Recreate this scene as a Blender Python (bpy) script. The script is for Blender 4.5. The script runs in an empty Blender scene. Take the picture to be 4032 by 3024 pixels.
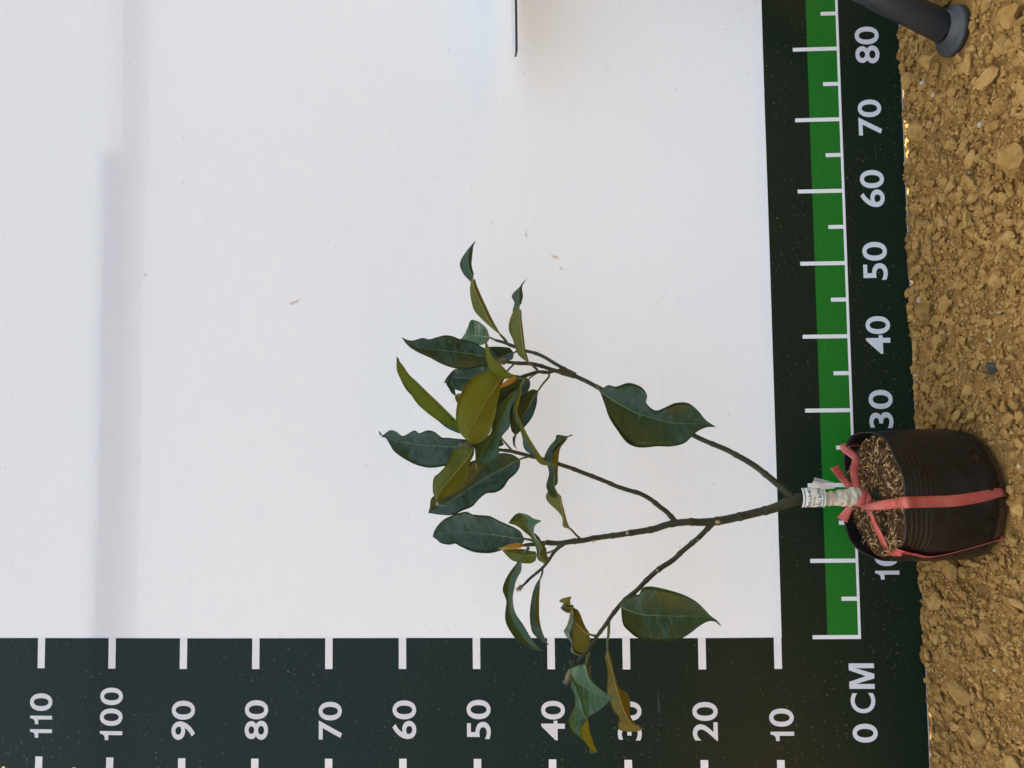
import bpy, bmesh, math, random
import numpy as np
from mathutils import Vector, Matrix
random.seed(7); rng = np.random.default_rng(7)
S = bpy.context.scene
COL = S.collection

# ------------------------------------------------------------------ camera
F, CX, CY = 3027.0, 2016.0, 1512.0                    # lens of the photograph, 4032 x 3024 frame
CAM = np.array([0.2806, -1.00227, 0.59298])
RGT = np.array([-0.01125386, -0.0514752, -0.99861086])
DWN = np.array([-0.99827449, 0.05813705, 0.00825329])
FWD = np.array([0.05763145, 0.99698064, -0.05204065])
cd = bpy.data.cameras.new('camera'); cam = bpy.data.objects.new('camera', cd); COL.objects.link(cam)
cd.sensor_fit = 'HORIZONTAL'; cd.sensor_width = 36; cd.lens = 36 * F / 4032
cd.clip_start = 0.02; cd.clip_end = 500
cam.matrix_world = Matrix(((RGT[0], -DWN[0], -FWD[0], CAM[0]), (RGT[1], -DWN[1], -FWD[1], CAM[1]),
                           (RGT[2], -DWN[2], -FWD[2], CAM[2]), (0, 0, 0, 1)))
S.camera = cam
# ------------------------------------------------------------------ sky and sun (the sun stands behind the banner)
SUN_EL, SUN_ROT = math.radians(52), math.radians(-14)
w = bpy.data.worlds.new('World'); S.world = w; w.use_nodes = True
nt = w.node_tree; bg = nt.nodes['Background']
sky = nt.nodes.new('ShaderNodeTexSky'); sky.sky_type = 'NISHITA'; sky.sun_disc = False
sky.sun_elevation = SUN_EL; sky.sun_rotation = SUN_ROT; sky.dust_density = 10.0; sky.air_density = 0.6; sky.ozone_density = 0.3
nt.links.new(sky.outputs[0], bg.inputs[0]); bg.inputs[1].default_value = 0.15
sd = bpy.data.lights.new('sun', 'SUN'); sun = bpy.data.objects.new('sun', sd); COL.objects.link(sun)
sd.energy = 2.0; sd.angle = math.radians(0.6); sd.color = (1, 0.95, 0.87)
sun.rotation_euler = (-(math.pi / 2 - SUN_EL), 0, -SUN_ROT); sun.location = (0, 3, 4)
S.view_settings.view_transform = 'Standard'; S.view_settings.look = 'None'
S.view_settings.exposure = 2.60
S.view_settings.use_white_balance = True; S.view_settings.white_balance_temperature = 7080; S.view_settings.white_balance_tint = 0; S.view_settings.gamma = 1.0
S.render.resolution_x, S.render.resolution_y = 1024, 768
S.render.engine = 'CYCLES'

# ------------------------------------------------------------------ geometry helpers
LAM = math.radians(5); SL, CL = math.sin(LAM), math.cos(LAM); BB = -0.092
def ray(u, v):
    return RGT * ((u - CX) / F) + DWN * ((v - CY) / F) + FWD
def atY(u, v, Y):                                     # the point of the sight line that stands at depth Y
    d = ray(u, v); return CAM + d * ((Y - CAM[1]) / d[1])
def atZ(u, v, Z):
    d = ray(u, v); return CAM + d * ((Z - CAM[2]) / d[2])
def wave(a, b):                                       # gentle bulges of the hanging sheet
    return (.0030 * np.sin(a * 5.1 + b * 2.0 + .4) * np.sin(b * 3.1 + .5) + 0.0016 * np.sin(b * 9.0 + a * 1.7)
            + 0.0006 * np.sin(a * 14 + b * 5)) * np.clip((b + .06) * 4, 0, 1)
def sheet(a, b, off=0.0):                             # banner coordinates (metres) -> world
    n = wave(np.asarray(a, float), np.asarray(b, float)) + off
    bb = b - BB
    return np.stack([np.asarray(a, float) + 0 * n, SL * bb - CL * n, CL * bb + SL * n], -1)
def at_sheet(u, v):
    d = ray(u, v); N = np.array([0, -CL, SL]); P = CAM + d * (-(CAM @ N) / (d @ N))
    return P[0], P[1] * SL + P[2] * CL + BB

def origin(o):
    p = Vector((0, 0, 0))
    while o: p += o.location; o = o.parent
    return p
def obj(name, verts, faces, mats, parent=None, uv=None, midx=None, smooth=True, loc=None):
    me = bpy.data.meshes.new(name)
    verts = np.asarray(verts, float).reshape(-1, 3)
    base = np.array(loc if loc is not None else (0, 0, 0), float)
    org = np.array(origin(parent)) + base
    me.from_pydata((verts - org).tolist(), [], [tuple(int(i) for i in f) for f in faces])
    for m in (mats if isinstance(mats, (list, tuple)) else [mats]): me.materials.append(m)
    if midx is not None: me.polygons.foreach_set('material_index', np.asarray(midx, np.int32))
    me.polygons.foreach_set('use_smooth', np.full(len(me.polygons), smooth))
    if uv is not None:
        l = me.uv_layers.new(name='UVMap'); vi = np.empty(len(me.loops), np.int32); me.loops.foreach_get('vertex_index', vi)
        l.data.foreach_set('uv', np.asarray(uv, float)[vi].ravel())
    me.update()
    o = bpy.data.objects.new(name, me); COL.objects.link(o); o.location = base
    if parent: o.parent = parent
    return o
def empty(name, loc, parent=None):
    o = bpy.data.objects.new(name, None); COL.objects.link(o); o.location = loc; o.empty_display_size = .02
    if parent: o.parent = parent
    return o
def tag(o, label=None, cat=None, group=None, kind=None):
    if label: o['label'] = label
    if cat: o['category'] = cat
    if group: o['group'] = group
    if kind: o['kind'] = kind
    return o
def catmull(P, m):
    P = np.asarray(P, float); sh = P.shape; n = sh[0]; P = P.reshape(n, -1)
    Q = np.vstack([2 * P[0] - P[1], P, 2 * P[-1] - P[-2]]); out = []
    for i in range(n - 1):
        p0, p1, p2, p3 = Q[i:i + 4]
        for k in range(m):
            t = k / m
            out.append(.5 * (2 * p1 + (p2 - p0) * t + (2 * p0 - 5 * p1 + 4 * p2 - p3) * t * t + (3 * p1 - p0 - 3 * p2 + p3) * t ** 3))
    out.append(P[-1]); return np.array(out).reshape((-1,) + sh[1:])
def tube(path, rad, sides=10, cap=True, twist=0.0, flat=1.0):
    path = np.asarray(path, float); rad = np.broadcast_to(np.asarray(rad, float), (len(path),)); V, Fc = [], []
    T = np.gradient(path, axis=0); T /= np.linalg.norm(T, axis=1)[:, None] + 1e-12
    ref = np.array([0.31, 0.9, 0.2]); nrm = np.cross(T[0], ref); nrm /= np.linalg.norm(nrm)
    for i, p in enumerate(path):
        nrm = nrm - T[i] * (nrm @ T[i]); nrm /= np.linalg.norm(nrm) + 1e-12; bi = np.cross(T[i], nrm)
        for k in range(sides):
            a = 2 * math.pi * k / sides + twist * i
            V.append(p + rad[i] * (math.cos(a) * nrm + flat * math.sin(a) * bi))
    n = len(path)
    for i in range(n - 1):
        for k in range(sides):
            k2 = (k + 1) % sides; Fc.append((i * sides + k, i * sides + k2, (i + 1) * sides + k2, (i + 1) * sides + k))
    if cap:
        Fc.append(tuple(range(sides))[::-1]); Fc.append(tuple((n - 1) * sides + k for k in range(sides)))
    return np.array(V), Fc
def boxv(c, sz):
    c = np.array(c); h = np.array(sz) / 2
    v = [c + h * np.array(s) for s in ((-1,-1,-1),(1,-1,-1),(1,1,-1),(-1,1,-1),(-1,-1,1),(1,-1,1),(1,1,1),(-1,1,1))]
    return v, [(0,3,2,1),(4,5,6,7),(0,1,5,4),(1,2,6,5),(2,3,7,6),(3,0,4,7)]
def ribbon(path, wid, wdir, th=0.0004):               # a thin strap with real thickness
    path = np.asarray(path, float); wid = np.broadcast_to(np.asarray(wid, float), (len(path),)); V, Fc = [], []
    wdir = np.asarray(wdir, float)
    if wdir.ndim == 1: wdir = np.tile(wdir, (len(path), 1))
    T = np.gradient(path, axis=0); T /= np.linalg.norm(T, axis=1)[:, None] + 1e-12
    for i, p in enumerate(path):
        wd = wdir[i] - T[i] * (wdir[i] @ T[i]); wd /= np.linalg.norm(wd) + 1e-9; nn = np.cross(T[i], wd)
        for s, t in ((-1, 1), (-.35, 1.9), (.3, 1.2), (1, 1), (1, -1), (.3, -.6), (-.35, .1), (-1, -1)):
            V.append(p + wd * wid[i] * s * .5 + nn * t * th)
    m = 8
    for i in range(len(path) - 1):
        for k in range(m): Fc.append((i*m+k, i*m+(k+1) % m, (i+1)*m+(k+1) % m, (i+1)*m+k))
    Fc.append(tuple(range(m))[::-1]); Fc.append(tuple((len(path)-1)*m+k for k in range(m)))
    return np.array(V), Fc
# vectorised value noise
_perm = rng.random((256, 256))
def vnoise(x, y):
    x = np.asarray(x, float); y = np.asarray(y, float)
    xi = np.floor(x).astype(int); yi = np.floor(y).astype(int); fx = x - xi; fy = y - yi
    fx = fx * fx * (3 - 2 * fx); fy = fy * fy * (3 - 2 * fy)
    g = lambda i, j: _perm[i & 255, j & 255]
    return (g(xi, yi) * (1 - fx) + g(xi + 1, yi) * fx) * (1 - fy) + (g(xi, yi + 1) * (1 - fx) + g(xi + 1, yi + 1) * fx) * fy - .5

# ------------------------------------------------------------------ material helpers
def mat(name):
    m = bpy.data.materials.new(name); m.use_nodes = True; t = m.node_tree
    return m, t, t.nodes['Principled BSDF'], t.nodes['Material Output']
def nd(t, typ, **kw):
    n = t.nodes.new(typ)
    for k, v in kw.items():
        if k.startswith('i_'): n.inputs[k[2:].replace('_', ' ')].default_value = v
        else: setattr(n, k, v)
    return n
def noise(t, vec, scale, detail=4, rough=.55):
    n = nd(t, 'ShaderNodeTexNoise'); n.inputs['Scale'].default_value = scale; n.inputs['Detail'].default_value = detail
    n.inputs['Roughness'].default_value = rough
    if vec is not None: t.links.new(vec, n.inputs['Vector'])
    return n.outputs['Fac']
def ramp(t, fac, stops, interp='LINEAR'):
    r = nd(t, 'ShaderNodeValToRGB'); e = r.color_ramp; e.interpolation = interp
    while len(e.elements) < len(stops): e.elements.new(.5)
    for el, (p, c) in zip(e.elements, stops): el.position = p; el.color = (*c, 1) if len(c) == 3 else c
    t.links.new(fac, r.inputs[0]); return r.outputs[0]
def math_(t, op, a, b=None, c=None, clamp=False):
    n = nd(t, 'ShaderNodeMath', operation=op); n.use_clamp = clamp
    for i, v in enumerate((a, b, c)):
        if v is None: continue
        if isinstance(v, (int, float)): n.inputs[i].default_value = v
        else: t.links.new(v, n.inputs[i])
    return n.outputs[0]
def mix(t, fac, a, b, mode='MIX'):
    n = nd(t, 'ShaderNodeMix', data_type='RGBA', blend_type=mode)
    for s, v in ((0, fac), (6, a), (7, b)):
        if isinstance(v, (int, float)): n.inputs[s].default_value = v
        elif isinstance(v, tuple): n.inputs[s].default_value = (*v, 1)
        else: t.links.new(v, n.inputs[s])
    return n.outputs[2]
def bump(t, h, strength, dist, normal=None):
    b = nd(t, 'ShaderNodeBump'); b.inputs['Strength'].default_value = strength; b.inputs['Distance'].default_value = dist
    t.links.new(h, b.inputs['Height'])
    if normal is not None: t.links.new(normal, b.inputs['Normal'])
    return b.outputs[0]

def vinyl(name, col, trans, tcol, rough=.42, dust=0.0, stains=False, spec=.34):
    m, t, p, out = mat(name)
    uv = nd(t, 'ShaderNodeUVMap').outputs[0]
    # woven backing shows through the print as a fine grid of threads
    sep = nd(t, 'ShaderNodeSeparateXYZ'); t.links.new(uv, sep.inputs[0])
    wx = math_(t, 'SINE', math_(t, 'MULTIPLY', sep.outputs[0], 2600)); wy = math_(t, 'SINE', math_(t, 'MULTIPLY', sep.outputs[1], 2100))
    st = nd(t, 'ShaderNodeMapping'); st.inputs['Scale'].default_value = (14, 420, 1); t.links.new(uv, st.inputs[0])
    ln = noise(t, st.outputs[0], 1.0, 2)
    h = math_(t, 'ADD', math_(t, 'MULTIPLY', math_(t, 'ADD', wx, wy), .2), math_(t, 'MULTIPLY', ln, 1.1))
    t.links.new(bump(t, h, .30, .0005), p.inputs['Normal'])
    big = noise(t, uv, 5, 3)
    c = mix(t, math_(t, 'MULTIPLY', big, .10), col, tuple(x * .82 for x in col))
    c = mix(t, math_(t, 'MULTIPLY', ln, .05), c, tuple(x * .6 for x in col))
    if dust:
        sp = noise(t, uv, 260, 1, .4); low = noise(t, uv, 9, 2)
        d = math_(t, 'MULTIPLY', ramp(t, sp, [(.69, (0,)*3), (.73, (1,)*3)]), ramp(t, low, [(.38, (0,)*3), (.6, (1,)*3)]))
        c = mix(t, math_(t, 'MULTIPLY', d, dust), c, (.34, .26, .13))
        sc = nd(t, 'ShaderNodeMapping'); sc.inputs['Rotation'].default_value = (0, 0, .5); sc.inputs['Scale'].default_value = (18, 90, 1)
        t.links.new(uv, sc.inputs[0])
        scr = ramp(t, noise(t, sc.outputs[0], 1, 3), [(.70, (0,)*3), (.76, (1,)*3)])
        c = mix(t, math_(t, 'MULTIPLY', scr, .10), c, (.5, .48, .42))
    if stains:
        sp = ramp(t, noise(t, uv, 170, 0, .4), [(.82, (0,)*3), (.84, (1,)*3)])
        c = mix(t, math_(t, 'MULTIPLY', sp, .25), c, (.34, .32, .29))
        for (a, b, ra, rb, ang, k, sc_) in stains:
            mp = nd(t, 'ShaderNodeMapping', vector_type='TEXTURE'); mp.inputs['Location'].default_value = (a, b, 0)
            mp.inputs['Rotation'].default_value = (0, 0, ang); mp.inputs['Scale'].default_value = (ra, rb, 1); t.links.new(uv, mp.inputs[0])
            ln_ = nd(t, 'ShaderNodeVectorMath', operation='LENGTH'); t.links.new(mp.outputs[0], ln_.inputs[0])
            f = math_(t, 'SUBTRACT', 1.0, ln_.outputs['Value'], clamp=True)
            nz = noise(t, uv, sc_, 4, .7)
            f = ramp(t, math_(t, 'ADD', math_(t, 'MULTIPLY', f, .55), nz), [(.80, (0,)*3), (.95, (1,)*3)])
            c = mix(t, math_(t, 'MULTIPLY', f, k), c, (.50, .31, .13))
    t.links.new(c, p.inputs['Base Color']); p.inputs['Roughness'].default_value = rough
    p.inputs['Specular IOR Level'].default_value = spec
    tr = nd(t, 'ShaderNodeBsdfTranslucent'); tr.inputs[0].default_value = (*tcol, 1)
    ms = nd(t, 'ShaderNodeMixShader'); ms.inputs[0].default_value = trans
    t.links.new(p.outputs[0], ms.inputs[1]); t.links.new(tr.outputs[0], ms.inputs[2]); t.links.new(ms.outputs[0], out.inputs[0])
    return m

def simple(name, c1, c2, scale, rough, bumpd=0.0, bscale=None, spec=.5, detail=5, metal=0):
    m, t, p, out = mat(name); tc = nd(t, 'ShaderNodeTexCoord').outputs['Object']
    n = noise(t, tc, scale, detail); t.links.new(ramp(t, n, [(.32, c1), (.68, c2)]), p.inputs['Base Color'])
    p.inputs['Roughness'].default_value = rough; p.inputs['Specular IOR Level'].default_value = spec; p.inputs['Metallic'].default_value = metal
    if bumpd: t.links.new(bump(t, noise(t, tc, bscale or scale, 5, .65), .8, bumpd), p.inputs['Normal'])
    return m

STAINS = []
for u, v, ra, rb, ang, k, sc in [(1160, 1190, .020, .006, 1.9, .75, 260), (2185, 1010, .013, .006, 1.2, .85, 330), (2210, 1055, .010, .004, 1.1, .6, 300),
                                 (573, 1083, .009, .006, .2, .5, 260), (2072, 918, .012, .003, .15, .7, 300), (2110, 870, .010, .003, .9, .25, 300)]:
    a, b = at_sheet(u, v); STAINS.append((a, b, ra, rb, ang, k, sc))
VW = (.80, .81, .82); TW = (.74, .88, 1.0)
M_white = vinyl('vinyl_white', VW, .025, TW, stains=STAINS)
M_pale = vinyl('vinyl_pale_edge', (.70, .75, .83), .030, (.8, .85, .92))
M_tick = vinyl('vinyl_tick_white', (.80, .80, .82), .015, (.8, .82, .88))
M_dark = vinyl('vinyl_black_green', (.0035, .0105, .0055), .010, (.02, .07, .06), rough=.34, dust=.32, spec=.26)
M_green = vinyl('vinyl_green', (.006, .125, .012), .02, (.02, .25, .03), rough=.40, dust=.25)
M_yellow = vinyl('vinyl_yellow', (.75, .68, .05), .08, (.7, .6, .05))
M_hem = simple('hem_edge', (.30, .31, .33), (.45, .46, .48), 60, .5)

# ------------------------------------------------------------------ the ground
def gh(x, y):
    x = np.asarray(x, float); y = np.asarray(y, float)
    h = .010 * vnoise(x * 9 + 3, y * 9) + .007 * vnoise(x * 24, y * 24 + 9) + .0075 * vnoise(x * 70 + 5, y * 70) + .0055 * vnoise(x * 170, y * 170 + 2) + .0026 * vnoise(x * 380, y * 380)
    h = h + .006 * np.clip((-.02 - x) / .12, 0, 1) * np.exp(-((y + .01) / .05) ** 2)      # loose soil banked over the sheet's corner
    h = h - .0035 * np.clip((x - .22) / .2, 0, 1) * np.exp(-((y - .02) / .04) ** 2)        # a shallow gap under the sheet
    r = np.hypot(x - .196, y + .098); k = np.clip((.105 - r) / .03, 0, 1)
    h = h * (1 - k) + (-.002) * k
    k = np.clip((.060 - np.hypot(x - .763, y + .111)) / .02, 0, 1)
    return h * (1 - k) + (-.003) * k
def axis(lo, hi, step, f0, n0, f1, n1):
    core = np.arange(lo, hi + step / 2, step); g0 = np.geomspace(step, f0, n0); g1 = np.geomspace(step, f1, n1)
    return np.concatenate([lo - np.cumsum(g0)[::-1], core, hi + np.cumsum(g1)])
gx = axis(-.32, 1.02, .0026, 12, 34, 12, 34); gy = axis(-.34, .10, .0026, .25, 18, 12, 34)
X, Y = np.meshgrid(gx, gy); Z = gh(X, Y); nx, ny = len(gx), len(gy)
idx = np.arange(nx * ny).reshape(ny, nx)
q = np.stack([idx[:-1, :-1], idx[:-1, 1:], idx[1:, 1:], idx[1:, :-1]], -1).reshape(-1, 4)
def soilmat(name, dark, mid, light, seed=0.0):
    m, t, p, out = mat(name); g = nd(t, 'ShaderNodeNewGeometry').outputs['Position']
    oi = nd(t, 'ShaderNodeObjectInfo').outputs['Random']
    c = ramp(t, noise(t, g, 55, 6, .65), [(.30, dark), (.50, mid), (.72, light)])
    c = mix(t, math_(t, 'MULTIPLY', noise(t, g, 7, 2), .45), c, tuple(x * .72 for x in mid))
    fine = noise(t, g, 420, 4, .7)
    c = mix(t, math_(t, 'MULTIPLY', ramp(t, fine, [(.60, (0,)*3), (.72, (1,)*3)]), .5), c, (.52, .37, .18))
    c = mix(t, math_(t, 'MULTIPLY', oi, .40), c, light)
    t.links.new(c, p.inputs['Base Color']); p.inputs['Roughness'].default_value = .93; p.inputs['Specular IOR Level'].default_value = .15
    t.links.new(bump(t, math_(t, 'ADD', fine, noise(t, g, 150, 4, .7)), 1.0, .0022), p.inputs['Normal'])
    return m
M_soil = soilmat('soil', (.105, .049, .013), (.22, .115, .032), (.35, .205, .066))  # finer damp soil, with the shade between clods painted into its darker colour
M_clod = soilmat('clod', (.22, .115, .030), (.37, .207, .060), (.55, .345, .125))
M_pebble = simple('pebble', (.42, .33, .20), (.58, .50, .36), 90, .8, .0006, 300, .3)
M_greystone = simple('grey_stone', (.045, .042, .036), (.09, .08, .07), 120, .85, .0006, 300, .3)
ground = obj('ground', np.stack([X, Y, Z], -1).reshape(-1, 3), q, M_soil); tag(ground, kind='structure')

# ------------------------------------------------------------------ clods: lumps of dry clay
def lump(sub, seed, rough=.30, flat=.74):
    bm = bmesh.new(); bmesh.ops.create_icosphere(bm, subdivisions=sub, radius=1.0)
    r = np.random.default_rng(seed); pl = r.normal(size=(10, 3)); pl /= np.linalg.norm(pl, axis=1)[:, None]; dd = r.uniform(.42, .9, 10)
    st = np.array([r.uniform(.85, 1.25), r.uniform(.75, 1.1), flat * r.uniform(.85, 1.15)])
    V = []
    for v in bm.verts:
        c = np.array(v.co)
        for n_, k in zip(pl, dd):
            e = c @ n_
            if e > k: c = c - n_ * (e - k) * .95       # broken facets
        c = c * (1 + rough * (r.random() - .5)); V.append(c * st)
    Fc = [tuple(v.index for v in f.verts) for f in bm.faces]; bm.free(); return np.array(V), Fc
def lump_mesh(name, sub, seed, m):
    V, Fc = lump(sub, seed); me = bpy.data.meshes.new(name); me.from_pydata(V.tolist(), [], Fc); me.materials.append(m); me.update(); return me
CLODS = [lump_mesh('clod', 2, 100 + i, M_clod) for i in range(14)]
def put_clod(name, me, x, y, r, label, cat, group=None, sink=.25, rz=None):
    o = bpy.data.objects.new(name, me); COL.objects.link(o)
    o.location = (x, y, float(gh(x, y)) + r * (.62 - sink)); o.scale = (r, r, r)
    o.rotation_euler = (random.uniform(-.3, .3), random.uniform(-.3, .3), random.uniform(0, 6.3) if rz is None else rz)
    return tag(o, label, cat, group)
taken = []
def clear(x, y, r):
    if math.hypot(x - .196, y + .098) < .079 + r * 1.25: return False           # pot
    if math.hypot(x - .763, y + .111) < .036 + r * 1.2: return False            # stand foot
    if abs(y) < r * 1.2 + .002: return False                                    # the sheet itself
    return all(math.hypot(x - a, y - b) > (r + c) * .86 for a, b, c in taken)
def big(u, v, r, label, me=None, cat='clod', name='soil_clod'):
    P = atZ(u, v, r * .4); taken.append((P[0], P[1], r)); put_clod(name, me or random.choice(CLODS), P[0], P[1], r, label, cat, None, .2)
big(3648, 1236, .0175, 'large rounded tan clod beside the black banner edge below the number 40', CLODS[2])
big(3595, 520, .017, 'broad flat-faced brown clod touching the banner edge below the number 70')
big(3655, 235, .016, 'brown pitted clod beside the round foot of the grey stand leg')
big(3735, 2245, .020, 'flat angular pale clod lying next to the left side of the black pot', CLODS[5])
big(3775, 2730, .019, 'smooth half-buried pale lump below the lettering 0 CM', CLODS[7])
big(3680, 2515, .011, 'thin tilted slab of clay below the corner of the green strip', CLODS[9])
big(4010, 640, .022, 'large pale lump of clay on the open soil right of the pot', CLODS[3])
big(3985, 60, .016, 'pale yellowish lump of clay beyond the grey stand foot', CLODS[11])
big(3660, 2580, .010, 'small pale stone leaning on the soil by the banner corner', None, 'stone', 'small_stone')
PEB = lump_mesh('small_stone', 2, 900, M_pebble); GREY = lump_mesh('grey_stone', 2, 901, M_greystone)
for u, v, r in [(3604, 1475, .0055), (3628, 1183, .0065), (3660, 372, .0070), (3625, 325, .0055), (3900, 1340, .0040), (3920, 1230, .0035), (4012, 1836, .0055), (3905, 2640, .0045), (3870, 490, .0050), (3790, 680, .0040), (3760, 1215, .0035)]:
    P = atZ(u, v, .003)
    if clear(P[0], P[1], r): taken.append((P[0], P[1], r)); put_clod('white_pebble', PEB, P[0], P[1], r, 'small whitish pebble lying among the ochre clods', 'pebble', 'white pebbles on the soil', .2)
P = atZ(3890, 1450, .004); taken.append((P[0], P[1], .009))
put_clod('grey_stone', GREY, P[0], P[1], .009, 'dark grey stone half sunk in the ochre soil', 'stone', None, .3)
n = 0; tries = 0
while n < 270 and tries < 20000:
    tries += 1
    x = random.uniform(-.16, .90); y = random.uniform(-.25, .035); r = .0050 + .0105 * random.random() ** 2.2
    if random.random() > .45 + .55 * (x > .2): continue
    if not clear(x, y, r): continue
    taken.append((x, y, r)); n += 1
    put_clod('soil_clod', CLODS[n % 14], x, y, r, 'small ochre clod of dry soil lying loose among others', 'clod', 'clods of dry soil on the ground')
def scatter(name, count, r0, r1, pw, sub, nvar, material, xr, yr, dens=None, sink=.3):
    VV, FF, off = [], [], 0
    var = [lump(sub, 300 + i, .3) for i in range(nvar)]
    for i in range(count):
        x = rng.uniform(*xr); y = rng.uniform(*yr)
        if math.hypot(x - .196, y + .098) < .078 or math.hypot(x - .763, y + .111) < .041: continue
        if dens is not None and rng.random() > dens(x, y): continue
        r = r0 + (r1 - r0) * rng.random() ** pw
        if abs(y) < r: continue
        V, Fc = var[i % nvar]; a = rng.uniform(0, 6.28); c, s = math.cos(a), math.sin(a)
        R = np.array([[c, -s, 0], [s, c, 0], [0, 0, 1]]) * r
        VV.append(V @ R.T + np.array([x, y, float(gh(x, y)) + r * (.6 - sink)])); FF.append(np.array(Fc) + off); off += len(V)
    o = obj(name, np.vstack(VV), np.vstack(FF), material, smooth=False); return o
dens = lambda x, y: .35 + .65 * (vnoise(x * 11 + 40, y * 11) + .5)
tag(scatter('gravel', 9500, .0022, .0078, 1.9, 2, 10, M_clod, (-.2, .95), (-.28, .06), dens), 'loose ochre crumbs and gravel of dry clay over the ground', 'gravel', kind='stuff')
tag(scatter('soil_crumbs', 14000, .0012, .0034, 1.3, 1, 8, M_clod, (-.2, .95), (-.28, .06)), 'fine crumbs of dry yellow soil over the ground', 'soil', kind='stuff')

# ------------------------------------------------------------------ the banner with its printed rulers
cm = .01
A0, A1, B0, B1 = -52 * cm, 122 * cm, -9.2 * cm, 190 * cm  # left end stretched on, unseen, to keep the sun off the ground beside it
aset = {A0, A1, -15.9 * cm, -17.3 * cm, -20 * cm, -4.1 * cm, -.38 * cm, 0.0, -.26 * cm, .26 * cm}
bset = {B0, B1, 9.45 * cm, 10.65 * cm, 3.4 * cm, -.63 * cm, -.98 * cm, 5.37 * cm, 1.4 * cm}
for k in range(5, 126, 5): aset |= {(k - .27) * cm, (k + .27) * cm}
for k in range(2, 19): bset |= {(k * 10 - .5) * cm, (k * 10 + .5) * cm, (k * 10 - 5.19) * cm, (k * 10 - 4.81) * cm}
bset |= {9.5 * cm, 10.5 * cm}
def fill(s, step):
    L = sorted(s); out = [L[0]]
    for v in L[1:]:
        if v - out[-1] < 1e-4: continue
        m = max(1, int(math.ceil((v - out[-1]) / step)))
        out += list(np.linspace(out[-1], v, m + 1)[1:])
    return np.array(out)
av, bv = fill(aset, .03), fill(bset, .03)
AM, BM = np.meshgrid(av, bv); Vb = sheet(AM, BM).reshape(-1, 3); na, nb = len(av), len(bv)
ii = np.arange(na * nb).reshape(nb, na)
qb = np.stack([ii[:-1, :-1], ii[:-1, 1:], ii[1:, 1:], ii[1:, :-1]], -1).reshape(-1, 4)
ca, cb = (av[:-1] + av[1:]) / 2 / cm, (bv[:-1] + bv[1:]) / 2 / cm
mi = np.zeros((nb - 1, na - 1), int)                 # 0 white 1 pale 2 dark 3 green 4 tick 5 yellow
for j, b in enumerate(cb):
    for i, a in enumerate(ca):
        if a > 0 and b > 9.45:
            m_ = 1 if (b < 10.65 or a < 0) else 0
        else:
            m_ = 2
            if -.98 < b < -.63 and a > -.26: m_ = 4
            elif -.63 < b < 5.37 and a > -.27:
                r10 = abs(a - 10 * round(a / 10)); r5 = abs(a - 5 * round(a / 5))
                if r10 < .27 or (r5 < .27 and b < 1.4): m_ = 4
                elif b < 3.4 and a > 0: m_ = 3
            elif b > 9.4:
                r10 = abs(b - 10 * round(b / 10)); r5 = abs(b - 10 * round((b - 5) / 10) - 5)
                if r10 < .5 and (-4.1 < a < 0 or -20 < a < -15.9): m_ = 4
                elif r5 < .19 and -20 < a < -17.3: m_ = 5
        mi[j, i] = m_
        if a > -.0 and a < .38 and b > 9.45 and m_ == 0: mi[j, i] = 1
banner = empty('ruler_banner', tuple(sheet(.5, B0)))
tag(banner, 'white vinyl measuring banner with black and green printed rulers', 'banner')
obj('printed_sheet', Vb, qb, [M_white, M_pale, M_dark, M_green, M_tick, M_yellow], banner, uv=np.stack([AM, BM], -1).reshape(-1, 2), midx=mi.ravel())
hv, hf = [], []                                       # the cut lower edge of the doubled hem
for k, a in enumerate(np.linspace(A0, A1, 60)):
    for off, b in ((-.0006, B0 - .0012), (.0007, B0 - .0012), (.0007, B0 + .0001), (-.0006, B0 + .0001)): hv.append(sheet(a, b, off))
    if k: hf += [((k-1)*4+i, (k-1)*4+(i+1) % 4, k*4+(i+1) % 4, k*4+i) for i in range(4)]
obj('hem', hv, hf, M_hem, banner)
def text_mesh(txt, off=.015, shear=0.0):
    cu = bpy.data.curves.new('t', 'FONT'); cu.body = txt; cu.size = 1; cu.offset = off; cu.shear = shear; cu.resolution_u = 6
    o = bpy.data.objects.new('t', cu); COL.objects.link(o); dg = bpy.context.evaluated_depsgraph_get()
    me = bpy.data.meshes.new_from_object(o.evaluated_get(dg)); bpy.data.objects.remove(o)
    V = np.array([v.co[:] for v in me.vertices]); Fc = [tuple(p.vertices) for p in me.polygons]; bpy.data.meshes.remove(me)
    return V[:, :2], Fc
OWN = {'M': [(0,0),(0,1),(.27,1),(.5,.34),(.73,1),(1,1),(1,0),(.81,0),(.81,.74),(.59,0),(.41,0),(.19,.74),(.19,0)],
       '1': [(.56,0),(1,0),(1,1),(.70,1),(.66,.91),(.55,.83),(.36,.785),(0,.77),(0,.62),(.56,.62)]}
def number(txt, x0, x1, y0, y1, name='number'):      # frame box of the print -> its place on the sheet
    (aL, bL), (aR, bR) = at_sheet((x0 + x1) / 2, y1), at_sheet((x0 + x1) / 2, y0)
    bT, bBt = at_sheet(x0, (y0 + y1) / 2)[1], at_sheet(x1, (y0 + y1) / 2)[1]
    if txt in OWN: U, Fc = np.array(OWN[txt], float), [tuple(range(len(OWN[txt])))[::-1]]
    else: V, Fc = text_mesh(txt); lo, hi = V.min(0), V.max(0); U = (V - lo) / (hi - lo)
    a = aL + U[:, 0] * (aR - aL); b = bBt + U[:, 1] * (bT - bBt)
    o = obj(name, sheet(a, b, .0003), Fc, M_tick, banner, uv=np.stack([a, b], -1), smooth=False)
    return o
def zz(o, s, *v): return (o[0] + s * v[0], o[0] + s * v[1], o[1] + s * v[2], o[1] + s * v[3])
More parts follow.
